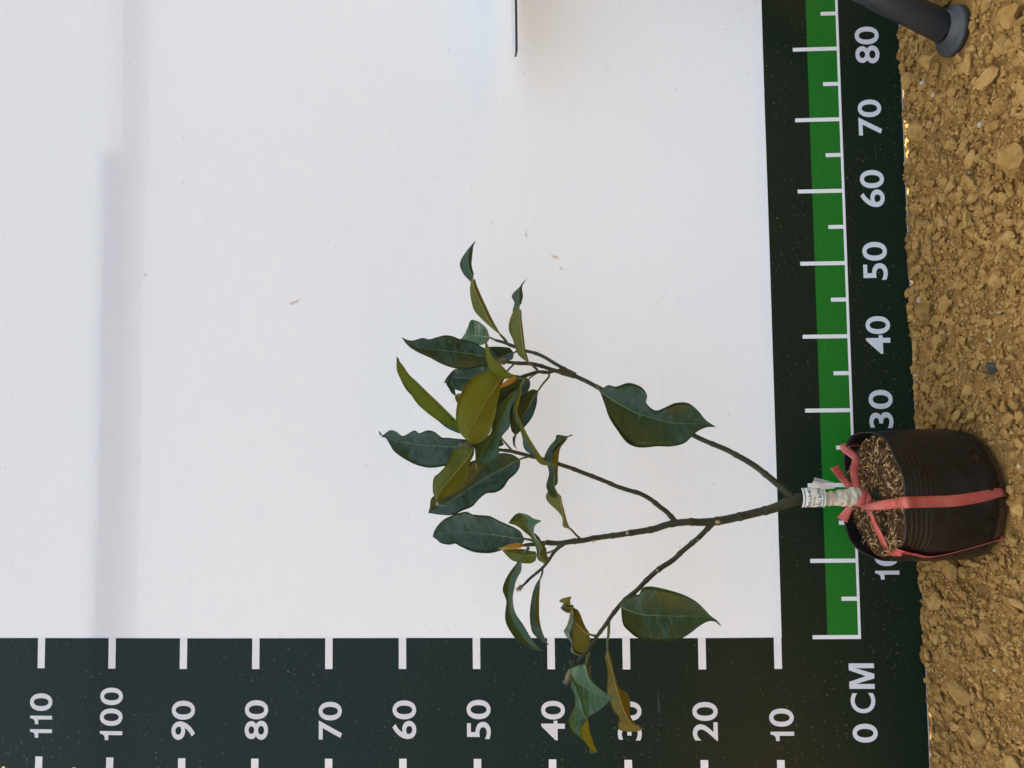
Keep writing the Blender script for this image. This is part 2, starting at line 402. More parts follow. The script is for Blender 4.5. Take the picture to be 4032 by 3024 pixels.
for t_, o_, s_, v_ in [('1', (0, 2300), .5425, (208, 370, 1058, 1120)), ('1', (0, 2300), .5425, (208, 370, 960, 1022)), ('0', (0, 2300), .5425, (208, 373, 797, 925)), ('1', (0, 2300), .5425, (723, 888, 1067, 1132)), ('0', (0, 2300), .5425, (723, 890, 903, 1029)), ('0', (0, 2300), .5425, (725, 892, 752, 879)), ('90', (0, 2300), .5425, (1249, 1420, 843, 1127)),
                       ('80', (0, 2300), .5425, (1781, 1950, 838, 1125)), ('70', (1100, 2300), .43648, (357, 568, 1057, 1397)), ('60', (1100, 2300), .43648, (1021, 1236, 1045, 1395)),
                       ('50', (1100, 2300), .43648, (1690, 1907, 1040, 1395)), ('40', (1800, 2300), .5425, (610, 783, 842, 1130)), ('30', (1800, 2300), .5425, (1163, 1337, 845, 1130)),
                       ('20', (1800, 2300), .5425, (1706, 1890, 850, 1135)), ('1', (2900, 2170), .51478, (260, 441, 1380, 1452)), ('0', (2900, 2170), .51478, (248, 437, 1202, 1342)),
                       ('0', (2900, 2170), .51478, (888, 1080, 1320, 1465)), ('C', (2900, 2170), .51478, (873, 1062, 1085, 1240)), ('M', (2900, 2170), .51478, (860, 1054, 858, 1053)),
                       ('1', (0, 0), 1, (3446, 3541, 2247, 2282)), ('0', (0, 0), 1, (3442, 3538, 2158, 2229)), ('20', (0, 0), 1, (3432, 3527, 1838, 1988)), ('30', (0, 0), 1, (3421, 3516, 1535, 1686)),
                       ('40', (2900, 800), .51245, (993, 1182, 868, 1158)), ('50', (2900, 800), .51245, (968, 1158, 298, 590)),
                       ('60', (2900, 0), .51245, (948, 1135, 1307, 1592)), ('70', (2900, 0), .51245, (933, 1115, 765, 1040)), ('80', (2900, 0), .51245, (910, 1095, 205, 488))]:
    number(t_, *zz(o_, s_, *v_), name='number' if t_[0].isdigit() else 'letter')

# ------------------------------------------------------------------ stand behind the sheet, its front leg, the shelf plate
M_tube = simple('grey_tube', (.030, .032, .034), (.042, .044, .046), 30, .38, .0002, 400)
M_foot = simple('grey_plastic_foot', (.024, .027, .029), (.040, .043, .045), 45, .5, .0006, 200)
stand = empty('banner_stand', (1.33, .12, 0)); tag(stand, 'dark grey tubular banner stand with a slanting front leg and round foot', 'stand')
def behind(a, b, off): return sheet(a, b, -off)
for a in (-.56, 1.30):
    path = [np.array([a, behind(a, 0, .035)[1] - .0, -.004])] + [behind(a, b, .035) for b in (.3, .9, 1.5, 1.95)]
    V, Fc = tube(path, .013, 14); obj('upright', V, Fc, M_tube, stand)
def bar(b0, b1, a0, a1, off):
    V = []; 
    for a in (a0, a1):
        for (bb, o) in ((b0, off), (b1, off), (b1, off + .012), (b0, off + .012)):
            p = np.array([a, SL * (bb - BB) + CL * o, CL * (bb - BB) - SL * o]); V.append(p)
    obj('crossbar', V, [(0,1,2,3),(7,6,5,4),(0,4,5,1),(1,5,6,2),(2,6,7,3),(3,7,4,0)], M_tube, stand, smooth=False)
bar(1.004, 1.043, -.57, .675, .012); bar(1.018, 1.036, .62, 1.34, .0245); bar(1.86, 1.90, -.57, 1.34, .01)
# front leg
FT = atZ(3742, 123, .004); FT[2] = 0
v0 = FT + np.array([.003, .003, .004])
mid = atY(3499, 0, -.096); top = v0 + (mid - v0) * (1.0 / (mid - v0)[2]); 
path = np.array([v0 + (top - v0) * k for k in np.linspace(0, 1, 8)])
V, Fc = tube(path, .0178, 20); obj('leg', V, Fc, M_tube, stand)
prof = [(.001, -.004), (.0270, -.004), (.0295, -.002), (.0295, .0042), (.0280, .0058), (.0245, .0068), (.0215, .0085), (.0200, .0120), (.0170, .0125)]
V, Fc = [], []; ax = (mid - v0) / np.linalg.norm(mid - v0)
for i, (r, z) in enumerate(prof):
    sh = ax * max(0, z - .004) / ax[2]
    for k in range(36):
        a = 2 * math.pi * k / 36; V.append(FT + np.array([r * math.cos(a) + sh[0], r * math.sin(a) + sh[1], z]))
for i in range(len(prof) - 1):
    for k in range(36): Fc.append((i*36+k, i*36+(k+1) % 36, (i+1)*36+(k+1) % 36, (i+1)*36+k))
foot = obj('foot', V, Fc, M_foot, stand)
# thin shelf plate that enters from the right
M_plate_top = simple('plate_pale_top', (.42, .43, .42), (.50, .51, .50), 20, .35)
M_plate_edge = simple('plate_dark_edge', (.020, .021, .024), (.045, .046, .05), 30, .4)
tipP = atY(2034, 197, -.058); xL, yN, zP = tipP[0], -.058, tipP[2]
out = [(1.325, yN), (xL + .004, yN)] + [(xL + .004 - .004 * math.sin(t), yN + .004 - .004 * math.cos(t)) for t in np.linspace(.2, math.pi / 2, 5)]
out += [(xL + .10 - .10 * math.cos(t), yN + .006 + .072 * math.sin(t)) for t in np.linspace(.05, math.pi / 2, 12)] + [(1.325, yN + .078)]
hN = .0030
V = [(x, y, zP + hN / 2) for x, y in out] + [(x, y, zP - hN / 2) for x, y in out]; n_ = len(out)
Fc = [tuple(range(n_))[::-1], tuple(range(n_, 2 * n_))] + [(k, (k + 1) % n_, n_ + (k + 1) % n_, n_ + k) for k in range(n_)]
plate = empty('shelf_plate', (1.325, -.08, float(zP))); tag(plate, 'thin pale shelf plate with dark rounded edge jutting in front of the white sheet', 'shelf')
obj('plate', V, Fc, [M_plate_top, M_plate_edge], plate, midx=[0] + [1] * (n_ + 1), smooth=False)
v_, f_ = boxv((1.325, -.02, float(zP) - .012), (.02, .17, .018)); obj('bracket', v_, f_, M_tube, plate, smooth=False)

# ------------------------------------------------------------------ the black grow pot
PC = np.array([.196, -.098]); PR = .0752
M_pot = None
def potmat():
    m, t, p, out = mat('black_polybag'); g = nd(t, 'ShaderNodeTexCoord').outputs['Object']
    mp = nd(t, 'ShaderNodeMapping'); mp.inputs['Scale'].default_value = (30, 30, 12); t.links.new(g, mp.inputs[0])
    d = noise(t, mp.outputs[0], 1.4, 6, .68)
    c = ramp(t, d, [(.36, (.0038, .0038, .0038)), (.60, (.0085, .0078, .0068)), (.80, (.036, .028, .018))])
    sep = nd(t, 'ShaderNodeSeparateXYZ'); t.links.new(g, sep.inputs[0])
    t.links.new(c, p.inputs['Base Color']); p.inputs['Roughness'].default_value = .46
    t.links.new(ramp(t, d, [(.3, (.28,)*3), (.7, (.55,)*3)]), p.inputs['Roughness'])
    h = math_(t, 'ADD', noise(t, g, 160, 4, .6), math_(t, 'MULTIPLY', noise(t, g, 35, 3), 1.5))
    t.links.new(bump(t, h, .5, .0012), p.inputs['Normal']); return m
M_pot = potmat()
pot = empty('grow_pot', (PC[0], PC[1], 0)); tag(pot, 'black plastic grow pot standing on the soil before the banner', 'pot')
def rimz(a):                                          # angle 0 = +X (right), -90 deg = towards the viewer
    d = lambda c, w: math.exp(-(((a - c + math.pi) % (2 * math.pi) - math.pi) / w) ** 2)
    return .1155 + .004 * math.sin(a + 2.2) + .010 * d(2.35, .55) + .006 * d(.35, .35) + .003 * math.sin(3 * a) + .0015 * math.sin(7 * a + 1) - .003 * d(-1.5, .6)
def potr(a, f):                                       # f 0 bottom .. 1 rim
    base = .88 + .12 * min(1, f / .16) ** .5 if f < .16 else 1.0
    bul = 1 + .018 * math.sin(math.pi * f) + .035 * (1 - f)
    rib = .0042 * (math.sin(f * 330 + .8 * math.sin(a * 2)) * (.9 + .3 * math.sin(3 * a + 9 * f))) * min(1, max(0, (f - .72) / .03)) * (1 if f < .965 else 0)
    rib += .010 * float(vnoise(a * 2.2 + 7, f * 5)) + .006 * float(vnoise(a * 6 + 3, f * 11 + 4))
    wob = .012 * math.sin(2 * a + .6) + .008 * math.sin(3 * a + 4 * f) + .006 * math.sin(5 * a - 3 * f)
    return PR * (base * bul + wob * (.3 + f) + rib)
NS, NF = 128, 74
V, Fc = [], []
def potpt(a, f, inn=0.0):
    r = potr(a, f) - inn; return (PC[0] + r * math.cos(a), PC[1] + r * math.sin(a), rimz(a) * f)
for i in range(NF + 1):
    for k in range(NS): V.append(potpt(2 * math.pi * k / NS, i / NF))
NI = 22
for i in range(NI + 1):
    for k in range(NS): V.append(potpt(2 * math.pi * k / NS, 1 - .45 * i / NI, .0011))
rows = NF + 1 + NI + 1
HA, HF = math.radians(-52), .22
for i in range(rows - 1):
    for k in range(NS):
        a = (k + .5) * 2 * math.pi / NS; f = (i + .5) / NF
        if i < NF and ((((a - HA + math.pi) % (2 * math.pi) - math.pi)) / .10) ** 2 + ((f - HF) / .055) ** 2 < 1: continue     # drain hole
        Fc.append((i*NS+k, i*NS+(k+1) % NS, (i+1)*NS+(k+1) % NS, (i+1)*NS+k))
V.append((PC[0], PC[1], .0005)); c_ = len(V) - 1
for k in range(NS): Fc.append((c_, (k + 1) % NS, k))
obj('bag', V, Fc, M_pot, pot)
# potting mix
M_mix = soilmat('potting_mix', (.012, .005, .002), (.036, .016, .006), (.09, .046, .017))
M_husk = simple('rice_husk', (.30, .17, .05), (.66, .45, .19), 160, .7, .0004, 500)
M_fibre = simple('coir_fibre', (.075, .030, .009), (.19, .090, .028), 200, .8)
mix_ = empty('potting_mix', (PC[0], PC[1], .1)); tag(mix_, 'brown potting mix of coir and rice husks filling the black pot', 'potting mix')
def mixz(x, y):
    return .1075 + .004 * vnoise(x * 60, y * 60) + .004 * vnoise(x * 140 + 9, y * 140) + .003 * vnoise(x * 330 + 2, y * 330) - .05 * (y - PC[1]) * 0 + .004 * ((x - PC[0]) / PR) * 0
V, Fc = [], []
NR = 46
for i in range(NR + 1):
    for k in range(NS):
        a = 2 * math.pi * k / NS; r = (potr(a, .92) - .0016) * max(.002, i / NR); x, y = PC[0] + r * math.cos(a), PC[1] + r * math.sin(a)
        V.append((x, y, float(mixz(x, y)) - .004 * (i / NR) ** 6))
for i in range(NR):
    for k in range(NS): Fc.append((i*NS+k, i*NS+(k+1) % NS, (i+1)*NS+(k+1) % NS, (i+1)*NS+k)[::-1])
b0 = len(V)
for k in range(NS):                                   # side of the root ball, seen through the drain hole
    a = 2 * math.pi * k / NS; r = potr(a, .3) * .965; V.append((PC[0] + r * math.cos(a), PC[1] + r * math.sin(a), .004))
for k in range(NS): Fc.append((NR*NS+k, b0+k, b0+(k+1) % NS, NR*NS+(k+1) % NS))
o = obj('mix', V, [f[::-1] for f in Fc], M_mix, mix_)
def strands(count, lmin, lmax, w0, w1, seed, lift, curl):
    r = np.random.default_rng(seed); VV, FF, off = [], [], 0
    for i in range(count):
        a = r.uniform(0, 6.283); rr = math.sqrt(r.random()) * (potr(a, .9) - .005); x, y = PC[0] + rr * math.cos(a), PC[1] + rr * math.sin(a)
        L = r.uniform(lmin, lmax); th = r.uniform(0, 6.283); el = r.normal(0, .35); m = 5 if curl else 3
        d = np.array([math.cos(th) * math.cos(el), math.sin(th) * math.cos(el), math.sin(el)]); c0 = r.normal(0, curl)
        pts = []
        for s in np.linspace(-.5, .5, m):
            px, py = x + d[0] * L * s - d[1] * c0 * L * (s * s * 4 - 1), y + d[1] * L * s + d[0] * c0 * L * (s * s * 4 - 1)
            k = math.hypot(px - PC[0], py - PC[1]) / (PR * .95)
            if k > 1: px, py = PC[0] + (px - PC[0]) / k, PC[1] + (py - PC[1]) / k
            pts.append((px, py, float(mixz(px, py)) + lift * r.uniform(.3, 1.4) + d[2] * L * s * .5))
        W = r.uniform(w0, w1); prof_ = [.35, .8, 1, .8, .35] if m == 5 else [.4, 1, .25]
        v, f = tube(np.array(pts), np.array(prof_) * W, 4 if curl else 5, True, 0, .55)
        VV.append(v); FF += [tuple(j + off for j in ff) for ff in f]; off += len(v)
    return np.vstack(VV), FF
v, f = strands(480, .004, .0105, .0006, .0014, 3, .0012, 0); tag(obj('rice_husk', v, f, M_husk, mix_), kind='stuff')
v, f = strands(1500, .006, .020, .00028, .00065, 4, .0010, .22); tag(obj('coir_fibre', v, f, M_fibre, mix_), kind='stuff')

# ------------------------------------------------------------------ the sapling
def leafmat(name, base, edge, vein, trans, tcol, rough, spec, dusty=0.0, spots=None, coat=0.0):
    m, t, p, out = mat(name); uv = nd(t, 'ShaderNodeUVMap').outputs[0]
    sep = nd(t, 'ShaderNodeSeparateXYZ'); t.links.new(uv, sep.inputs[0])
    g = nd(t, 'ShaderNodeNewGeometry').outputs['Position']; oi = nd(t, 'ShaderNodeObjectInfo')
    au = math_(t, 'ABSOLUTE', math_(t, 'SUBTRACT', math_(t, 'MULTIPLY', sep.outputs[0], 2), 1))
    ph = math_(t, 'FRACT', math_(t, 'SUBTRACT', math_(t, 'ADD', math_(t, 'MULTIPLY', sep.outputs[1], 8.5), math_(t, 'MULTIPLY', noise(t, g, 28, 1), 1.1)), math_(t, 'MULTIPLY', math_(t, 'POWER', au, 1.4), 1.15)))
    d = math_(t, 'ABSOLUTE', math_(t, 'SUBTRACT', ph, .5))
    ve = ramp(t, d, [(.0, (1,)*3), (.045, (.35,)*3), (.10, (0,)*3)])
    ve = math_(t, 'MULTIPLY', ve, ramp(t, au, [(.05, (1,)*3), (.9, (.25,)*3)]))
    blot = noise(t, g, 45, 4, .6)
    c = mix(t, math_(t, 'MULTIPLY', blot, .7), base, edge)
    c = mix(t, math_(t, 'MULTIPLY', ve, .30), c, vein)
    c = mix(t, 1.0, c, oi.outputs['Color'], 'MULTIPLY')
    if dusty:
        du = ramp(t, noise(t, g, 130, 5, .72), [(.62, (0,)*3), (.80, (1,)*3)]); c = mix(t, math_(t, 'MULTIPLY', du, dusty), c, (.36, .38, .30))
    if spots:
        sp = ramp(t, noise(t, g, 95, 2, .5), [(.70, (0,)*3), (.735, (1,)*3)]); c = mix(t, math_(t, 'MULTIPLY', sp, .6), c, spots)
    t.links.new(c, p.inputs['Base Color'])
    p.inputs['Roughness'].default_value = rough; p.inputs['Specular IOR Level'].default_value = spec
    h = math_(t, 'SUBTRACT', math_(t, 'MULTIPLY', noise(t, g, 55, 3), 2.6), math_(t, 'MULTIPLY', ramp(t, d, [(0, (1,)*3), (.3, (0,)*3)]), .22))
    t.links.new(bump(t, h, .75, .0012), p.inputs['Normal'])
    p.inputs['Coat Weight'].default_value = coat; p.inputs['Coat Roughness'].default_value = .28
    tr = nd(t, 'ShaderNodeBsdfTranslucent'); tr.inputs[0].default_value = (*tcol, 1)
    ms = nd(t, 'ShaderNodeMixShader'); ms.inputs[0].default_value = trans
    t.links.new(p.outputs[0], ms.inputs[1]); t.links.new(tr.outputs[0], ms.inputs[2]); t.links.new(ms.outputs[0], out.inputs[0])
    return m
M_up = leafmat('leaf_upper', (.0135, .042, .0120), (.023, .062, .018), (.055, .108, .036), .10, (.05, .12, .015), .36, .5, dusty=.34, coat=.15)
M_lo = leafmat('leaf_underside', (.125, .140, .013), (.088, .110, .011), (.195, .205, .035), .16, (.26, .25, .02), .48, .4, spots=(.055, .026, .010))
M_rib = simple('midrib_pale', (.13, .19, .045), (.17, .23, .07), 60, .5)
M_riblo = simple('midrib_under', (.17, .145, .025), (.22, .19, .045), 60, .5)
M_pet = simple('petiole_green', (.050, .075, .016), (.085, .105, .026), 60, .5)
M_tip = simple('leaf_tip_dry', (.03, .012, .012), (.07, .03, .015), 80, .6)
def barkmat():
    m, t, p, out = mat('bark_green_brown'); g = nd(t, 'ShaderNodeNewGeometry').outputs['Position']
    c = ramp(t, noise(t, g, 60, 5, .6), [(.30, (.017, .020, .008)), (.55, (.030, .037, .013)), (.75, (.050, .048, .020))])
    sp = ramp(t, noise(t, g, 330, 2, .5), [(.70, (0,)*3), (.74, (1,)*3)]); c = mix(t, math_(t, 'MULTIPLY', sp, .55), c, (.30, .24, .13))
    t.links.new(c, p.inputs['Base Color']); p.inputs['Roughness'].default_value = .62
    t.links.new(bump(t, noise(t, g, 420, 5, .7), .6, .0008), p.inputs['Normal']); return m
M_bark = barkmat()
M_bud = simple('bud_woolly', (.10, .095, .05), (.20, .18, .10), 300, .9)
M_budy = simple('bud_golden', (.30, .15, .012), (.42, .25, .025), 90, .5)
M_hair = simple('bud_hair', (.22, .20, .11), (.34, .31, .19), 90, .8)
M_scar = simple('leaf_scar', (.34, .22, .10), (.48, .33, .16), 200, .8)
sap = empty('grafted_sapling', (PC[0], PC[1], .1)); tag(sap, 'young grafted sapling with glossy dark leaves and olive undersides', 'plant')

def world(px, Ys): return np.array([atY(u, v, y) for (u, v), y in zip(px, Ys)])
def stick(name, px, Ys, wpx, nodes=(), sides=12, m=M_bark, sub=7, parent=sap):
    P = world(px, Ys); R = np.array([w_ * .5 * (y - CAM[1]) / F for w_, y in zip(wpx, Ys)])
    Q = catmull(np.hstack([P, R[:, None]]), sub); path, rad = Q[:, :3].copy(), Q[:, 3].copy()
    s = np.concatenate([[0], np.cumsum(np.linalg.norm(np.diff(path, axis=0), axis=1))]); L = s[-1]
    if nodes:
        ss = np.linspace(0, L, max(len(s), int(L / .0018))); path = np.stack([np.interp(ss, s, path[:, k]) for k in range(3)], 1); rad = np.interp(ss, s, rad)
        for k, nn in enumerate(nodes): rad *= 1 + .17 * np.exp(-((ss - nn * L) / .0022) ** 2) - .05 * np.exp(-((ss - nn * L - .004) / .003) ** 2)
        path += np.stack([vnoise(ss * 70 + 3 * k, ss * 0 + k * 7.3) for k in range(3)], 1) * .0012 * np.minimum(1, np.minimum(ss, L - ss) / .01)[:, None]
    V, Fc = tube(path, rad, sides); o = obj(name, V, Fc, m, parent); o['ry'] = 0; del o['ry']
    return o, path, rad
def nodes_(n, j=.02): return [min(.99, max(.01, (i + .5) / n + random.uniform(-j, j))) for i in range(n)]
Yt = -.098
trunk_px = [(3530, 1946), (3495, 1945), (3400, 1951), (3310, 1961), (3200, 1968), (3131, 1968), (3059, 1997), (2968, 2022), (2824, 2050), (2666, 2060), (2553, 2087), (2394, 2112), (2272, 2130), (2214, 2137), (2120, 2140), (2062, 2147)]
trunk_Y = [Yt] * 6 + [-.098, -.099, -.100, -.102, -.103, -.105, -.107, -.108, -.110, -.111]
_, trunk, trunk_r = stick('trunk', trunk_px, trunk_Y, [40, 39, 38, 38, 40, 46, 37, 33, 32, 27, 25, 21, 21, 20, 17, 13], [.36, .43, .49, .56, .61, .67, .72, .77, .82, .87, .93])
stick('branch', [(3131, 1972), (3085, 1925), (3027, 1879), (2950, 1820), (2856, 1771), (2733, 1716), (2550, 1622), (2365, 1531), (2263, 1479), (2200, 1455)],
      [-.098, -.098, -.097, -.096, -.094, -.092, -.088, -.085, -.083, -.083], [30, 28, 25, 23, 21, 19, 18, 17, 17, 15], nodes_(9))
stick('branch', [(2666, 2060), (2630, 2020), (2607, 2001), (2530, 1949), (2417, 1911), (2308, 1866), (2200, 1827), (2079, 1794), (2014, 1776), (1964, 1769), (1866, 1756)],
      [-.102, -.103, -.104, -.107, -.111, -.115, -.119, -.123, -.125, -.127, -.13], [20, 20, 19, 18, 17, 17, 16, 15, 14, 13, 10], nodes_(10))
stick('branch', [(2822, 2050), (2790, 2075), (2742, 2123), (2654, 2200), (2587, 2248), (2519, 2313), (2447, 2376), (2394, 2446), (2351, 2504), (2312, 2559), (2274, 2605)],
      [-.100, -.102, -.105, -.111, -.115, -.119, -.124, -.129, -.133, -.137, -.141], [22, 21, 20, 20, 20, 18, 17, 16, 14, 13, 10], nodes_(9))
def Z(o, s): return lambda L: [tuple((o[k % 2] + s * c) for k, c in enumerate(st)) for st in L]
Z1 = Z((1450, 900), .36166); Z2 = Z((1450, 1400), .36166); Z3 = Z((1650, 1900), .36166); Z4 = Z((2100, 2200), .48222); Z5 = Z((2200, 1400), .45208)
stick('twig', Z3([(1575, 670), (1480, 740), (1350, 920), (1230, 1030), (1120, 1130)]), [-.108, -.107, -.105, -.103, -.101], [16, 13, 11, 11, 9], nodes_(4))
stick('twig', Z2([(2250, 232), (2050, 165), (1930, 130), (1800, 98), (1650, 82), (1500, 70)]), [-.083, -.083, -.083, -.084, -.085, -.086], [17, 17, 15, 16, 15, 12], nodes_(3))
stick('twig', Z2([(2200, 215), (2050, 160), (1960, 178), (1840, 182), (1720, 222), (1620, 236)]), [-.083, -.085, -.088, -.092, -.098, -.103], [16, 15, 14, 14, 14, 11], nodes_(3))
stick('twig', Z1([(2260, 1590), (2110, 1510), (1880, 1385), (1730, 1335), (1580, 1280), (1385, 1215)]), [-.083, -.080, -.074, -.070, -.066, -.062], [15, 14, 14, 13, 13, 11], nodes_(3))

LEAVES = []
def leaf(st, y0, y1, kd, mid=1, tint=(1, 1, 1), pet=None, petw=(9, 7), arch=0.0, rip=.5, label=None, rib=True, dry=False):
    """st: stations base -> tip, each a row of frame points across the blade; kd: how far each row point stands off its inner neighbour in depth"""
    st = [list(s) for s in st]; K = max(len(s) for s in st) // 2
    rows = []
    for s in st:
        if len(s) == 2: s = s * K
        while len(s) < 2 * K: s = s + s[-2:]
        rows.append(np.array(s).reshape(K, 2))
    rows = np.array(rows); n = len(rows)
    mid_l = np.concatenate([[0], np.cumsum(np.linalg.norm(np.diff(rows[:, mid], axis=0), axis=1))]); tt = mid_l / mid_l[-1]
    W = []
    ph = random.uniform(0, 6)
    for i in range(n):
        yb = y0 + (y1 - y0) * tt[i] + arch * math.sin(math.pi * tt[i]); ys = [0] * K; ys[mid] = yb
        for k in range(mid - 1, -1, -1): ys[k] = ys[k + 1] + kd[k] * np.linalg.norm(rows[i, k] - rows[i, k + 1]) * .00031
        for k in range(mid + 1, K): ys[k] = ys[k - 1] + kd[k - 1] * np.linalg.norm(rows[i, k] - rows[i, k - 1]) * .00031
        for k in range(K):
            if k != mid: ys[k] += rip * .0030 * math.sin(tt[i] * 13 + ph + k * 2.1) * min(1, np.linalg.norm(rows[i, k] - rows[i, mid]) / 60)
        W.append([atY(*rows[i, k], ys[k]) for k in range(K)])
    W = catmull(np.array(W), 4); n = len(W); T = np.interp(np.arange(n) / 4, np.arange(len(tt)), tt)
    # across the blade: smooth curve through the row points
    G, uvv = [], []; cs = 5
    us = np.concatenate([np.linspace(k, k + 1, cs + 1)[(0 if k == 0 else 1):] for k in range(K - 1)])
    for i in range(n):
        q_ = []
        for u in us:
            k = min(int(u), K - 2); f = u - k; p1, p2 = W[i, k], W[i, k + 1]
            lin = p1 * (1 - f) + p2 * f; p0 = W[i, k - 1] if k > 0 else 2 * p1 - p2; p3 = W[i, k + 2] if k + 2 < K else 2 * p2 - p1
            cr = .5 * (2 * p1 + (p2 - p0) * f + (2 * p0 - 5 * p1 + 4 * p2 - p3) * f * f + (3 * p1 - p0 - 3 * p2 + p3) * f ** 3)
            q_.append(.45 * lin + .55 * cr)
            uvv.append((.5 * u / mid if u <= mid else .5 + .5 * (u - mid) / (K - 1 - mid), T[i]))
        G.append(q_)
    G = np.array(G); m = len(us)
    du = np.gradient(G, axis=1); dv = np.gradient(G, axis=0); N = np.cross(du, dv); ln = np.linalg.norm(N, axis=2)[:, :, None]; N = N / np.maximum(ln, 1e-12)
    N = N.reshape(-1, 3); Gf = G.reshape(-1, 3); th = .00018
    V = np.vstack([Gf + N * th, Gf - N * th]); ix = np.arange(n * m).reshape(n, m); nm = n * m; Fc, mi_ = [], []
    for i in range(n - 1):
        for k in range(m - 1):
            a, b, c, d = ix[i, k], ix[i, k + 1], ix[i + 1, k + 1], ix[i + 1, k]
            Fc.append((a, b, c, d)); mi_.append(0); Fc.append((a + nm, d + nm, c + nm, b + nm)); mi_.append(1)
        for k, fl in ((0, 0), (m - 1, 1)):
            a, d = ix[i, k], ix[i + 1, k]; Fc.append((a, a + nm, d + nm, d) if not fl else (a, d, d + nm, a + nm)); mi_.append(0)
    o = obj('leaf', V, Fc, [M_up, M_lo], sap, uv=np.array(uvv + uvv), midx=mi_); o.color = (*tint, 1)
    if label: o['label'] = label
    if rib:
        mc = mid * cs; path = G[:, mc]; nn = N.reshape(n, m, 3)[:, mc]; wdt = np.linalg.norm(G[:, 0] - G[:, mc], axis=1) + np.linalg.norm(G[:, -1] - G[:, mc], axis=1)
        r_ = (.00085 * (1 - T) ** .8 + .00018) * np.clip(wdt / .012, .35, 1)
        v1, f1 = tube(path + nn * .00010, r_ * .6, 6); obj('midrib', v1, f1, M_rib, o)
        v1, f1 = tube(path - nn * (.0003), r_ * 1.0, 6); obj('midrib', v1, f1, M_riblo, o)
    if pet is not None:
        pts = world(pet[0], pet[1]); pts = np.vstack([pts, W[0, mid]]); P = catmull(pts, 5)
        v1, f1 = tube(P, np.linspace(petw[0], petw[1], len(P)) * .5 * .00031, 8); obj('petiole', v1, f1, M_pet, o)
    if dry:
        e = W[-4:, mid]; v1, f1 = tube(e, [.0011, .0009, .0006, .0002], 6); obj('dry_tip', v1, f1, M_tip, o)
    LEAVES.append(o); return o
UPK = (-.40, -.40); LOK = (.26, .26)
# --- leaf with a deep notch on the right-hand branch
leaf(Z5([(368,300,365,318,362,322),(430,258,430,360,395,410),(500,270,500,405,440,540),(610,238,580,450,510,650),(720,275,650,488,590,755),(770,345,720,515,680,798),(760,410,770,530,770,800),(840,478,850,555,860,790),(930,450,950,580,980,792),(1010,415,1050,590,1090,765),(1120,412,1130,592,1150,715),(1210,475,1210,595,1210,660),(1280,560,1290,600,1290,625),(1370,622)]),
     -.097, -.118, UPK, tint=(.95, 1.0, .9), pet=(Z5([(330, 255), (345, 280)]), [-.086, -.092]), label='dark leaf with a deep round bite in its upper edge', rip=.4)
# --- broad leaf on the left-hand branch
leaf(Z4([(718,370,716,388,718,400),(760,320,750,410,722,480),(830,290,800,428,740,550),(862,292,850,445,790,600),(890,240,890,456,840,640),(950,226,950,460,910,662),(1040,240,1040,464,1000,678),(1150,268,1150,468,1110,675),(1240,300,1230,468,1200,655),(1330,350,1310,468,1280,610),(1400,415,1380,470,1350,555),(1450,468,1430,482,1420,515),(1500,505,1490,508,1480,512),(1535,552)]),
     -.128, -.140, UPK, tint=(1.35, 1.15, .9), pet=(Z4([(722, 360)]), [-.124]), rip=.4, dry=True)
leaf(Z4([(603,745,606,745,612,745),(585,800,615,800,630,800),(600,880,635,880,650,880),(605,960,655,960,668,960),(602,1040,675,1040,690,1035),(602,1110,695,1105,720,1075),(625,1170,712,1160,765,1100),(655,1245,735,1230,792,1180),(700,1300,760,1280,783,1250),(690,1380,790,1330,810,1320),(740,1408,830,1360,840,1350),(840,1412,865,1378,870,1373),(905,1385)]),
     -.134, -.118, (.25, .5), tint=(1.15, .85, .7), pet=(Z4([(615, 515), (615, 600), (605, 680)]), [-.129, -.131, -.133]), petw=(12, 8), dry=True)
leaf(Z4([(318,990,335,985,345,985),(300,1040,350,1060,380,1060),(335,1110,375,1130,410,1130),(340,1200,395,1220,430,1210),(300,1280,425,1285,440,1280),(285,1340,448,1330,415,1345),(300,1400,460,1400,383,1400),(360,1455,478,1450,388,1450),(415,1495,495,1505,425,1500),(455,1560,512,1550,468,1560),(462,1590,520,1570,500,1572),(527,1580)])and
     [tuple(s[4:6]) + tuple(s[2:4]) + tuple(s[0:2]) if len(s) == 6 else s for s in Z4([(318,990,335,985,345,985),(300,1040,350,1060,380,1060),(335,1110,375,1130,410,1130),(340,1200,395,1220,430,1210),(300,1280,425,1285,440,1280),(285,1340,448,1330,415,1345),(300,1400,460,1400,383,1400),(360,1455,478,1450,388,1450),(415,1495,495,1505,425,1500),(455,1560,512,1550,468,1560),(462,1590,520,1570,500,1572),(527,1580)])],
     -.140, -.132, (-.55, .15), tint=(1.8, 1.75, 1.5), rib=False, rip=.3)
leaf(Z4([(318,888,312,930,310,960),(370,870,340,985,325,1000),(425,868,385,1020,350,1060),(445,950,430,1050,385,1160),(480,1000,480,1080,425,1285),(530,1050,530,1105,480,1275),(580,1090,580,1125,555,1225),(615,1112,620,1133,605,1175),(665,1140)]),
     -.150, -.165, (-.2, -.3), tint=(2.1, 1.95, 1.7), pet=(Z4([(455, 765), (440, 820), (425, 868)]), [-.137, -.141, -.146]), petw=(13, 10), rip=.2)
leaf(Z4([(335,890,330,886,325,890),(292,875,312,860,330,852),(288,838,310,826,328,822),(300,822)]), -.142, -.146, LOK, tint=(.8, .95, .8), rib=False)
leaf(Z4([(455,868,462,868,470,868),(450,910,458,915,470,905),(455,955,462,960,472,970),(470,985)]), -.141, -.140, LOK, tint=(1, .7, .7), rib=False)
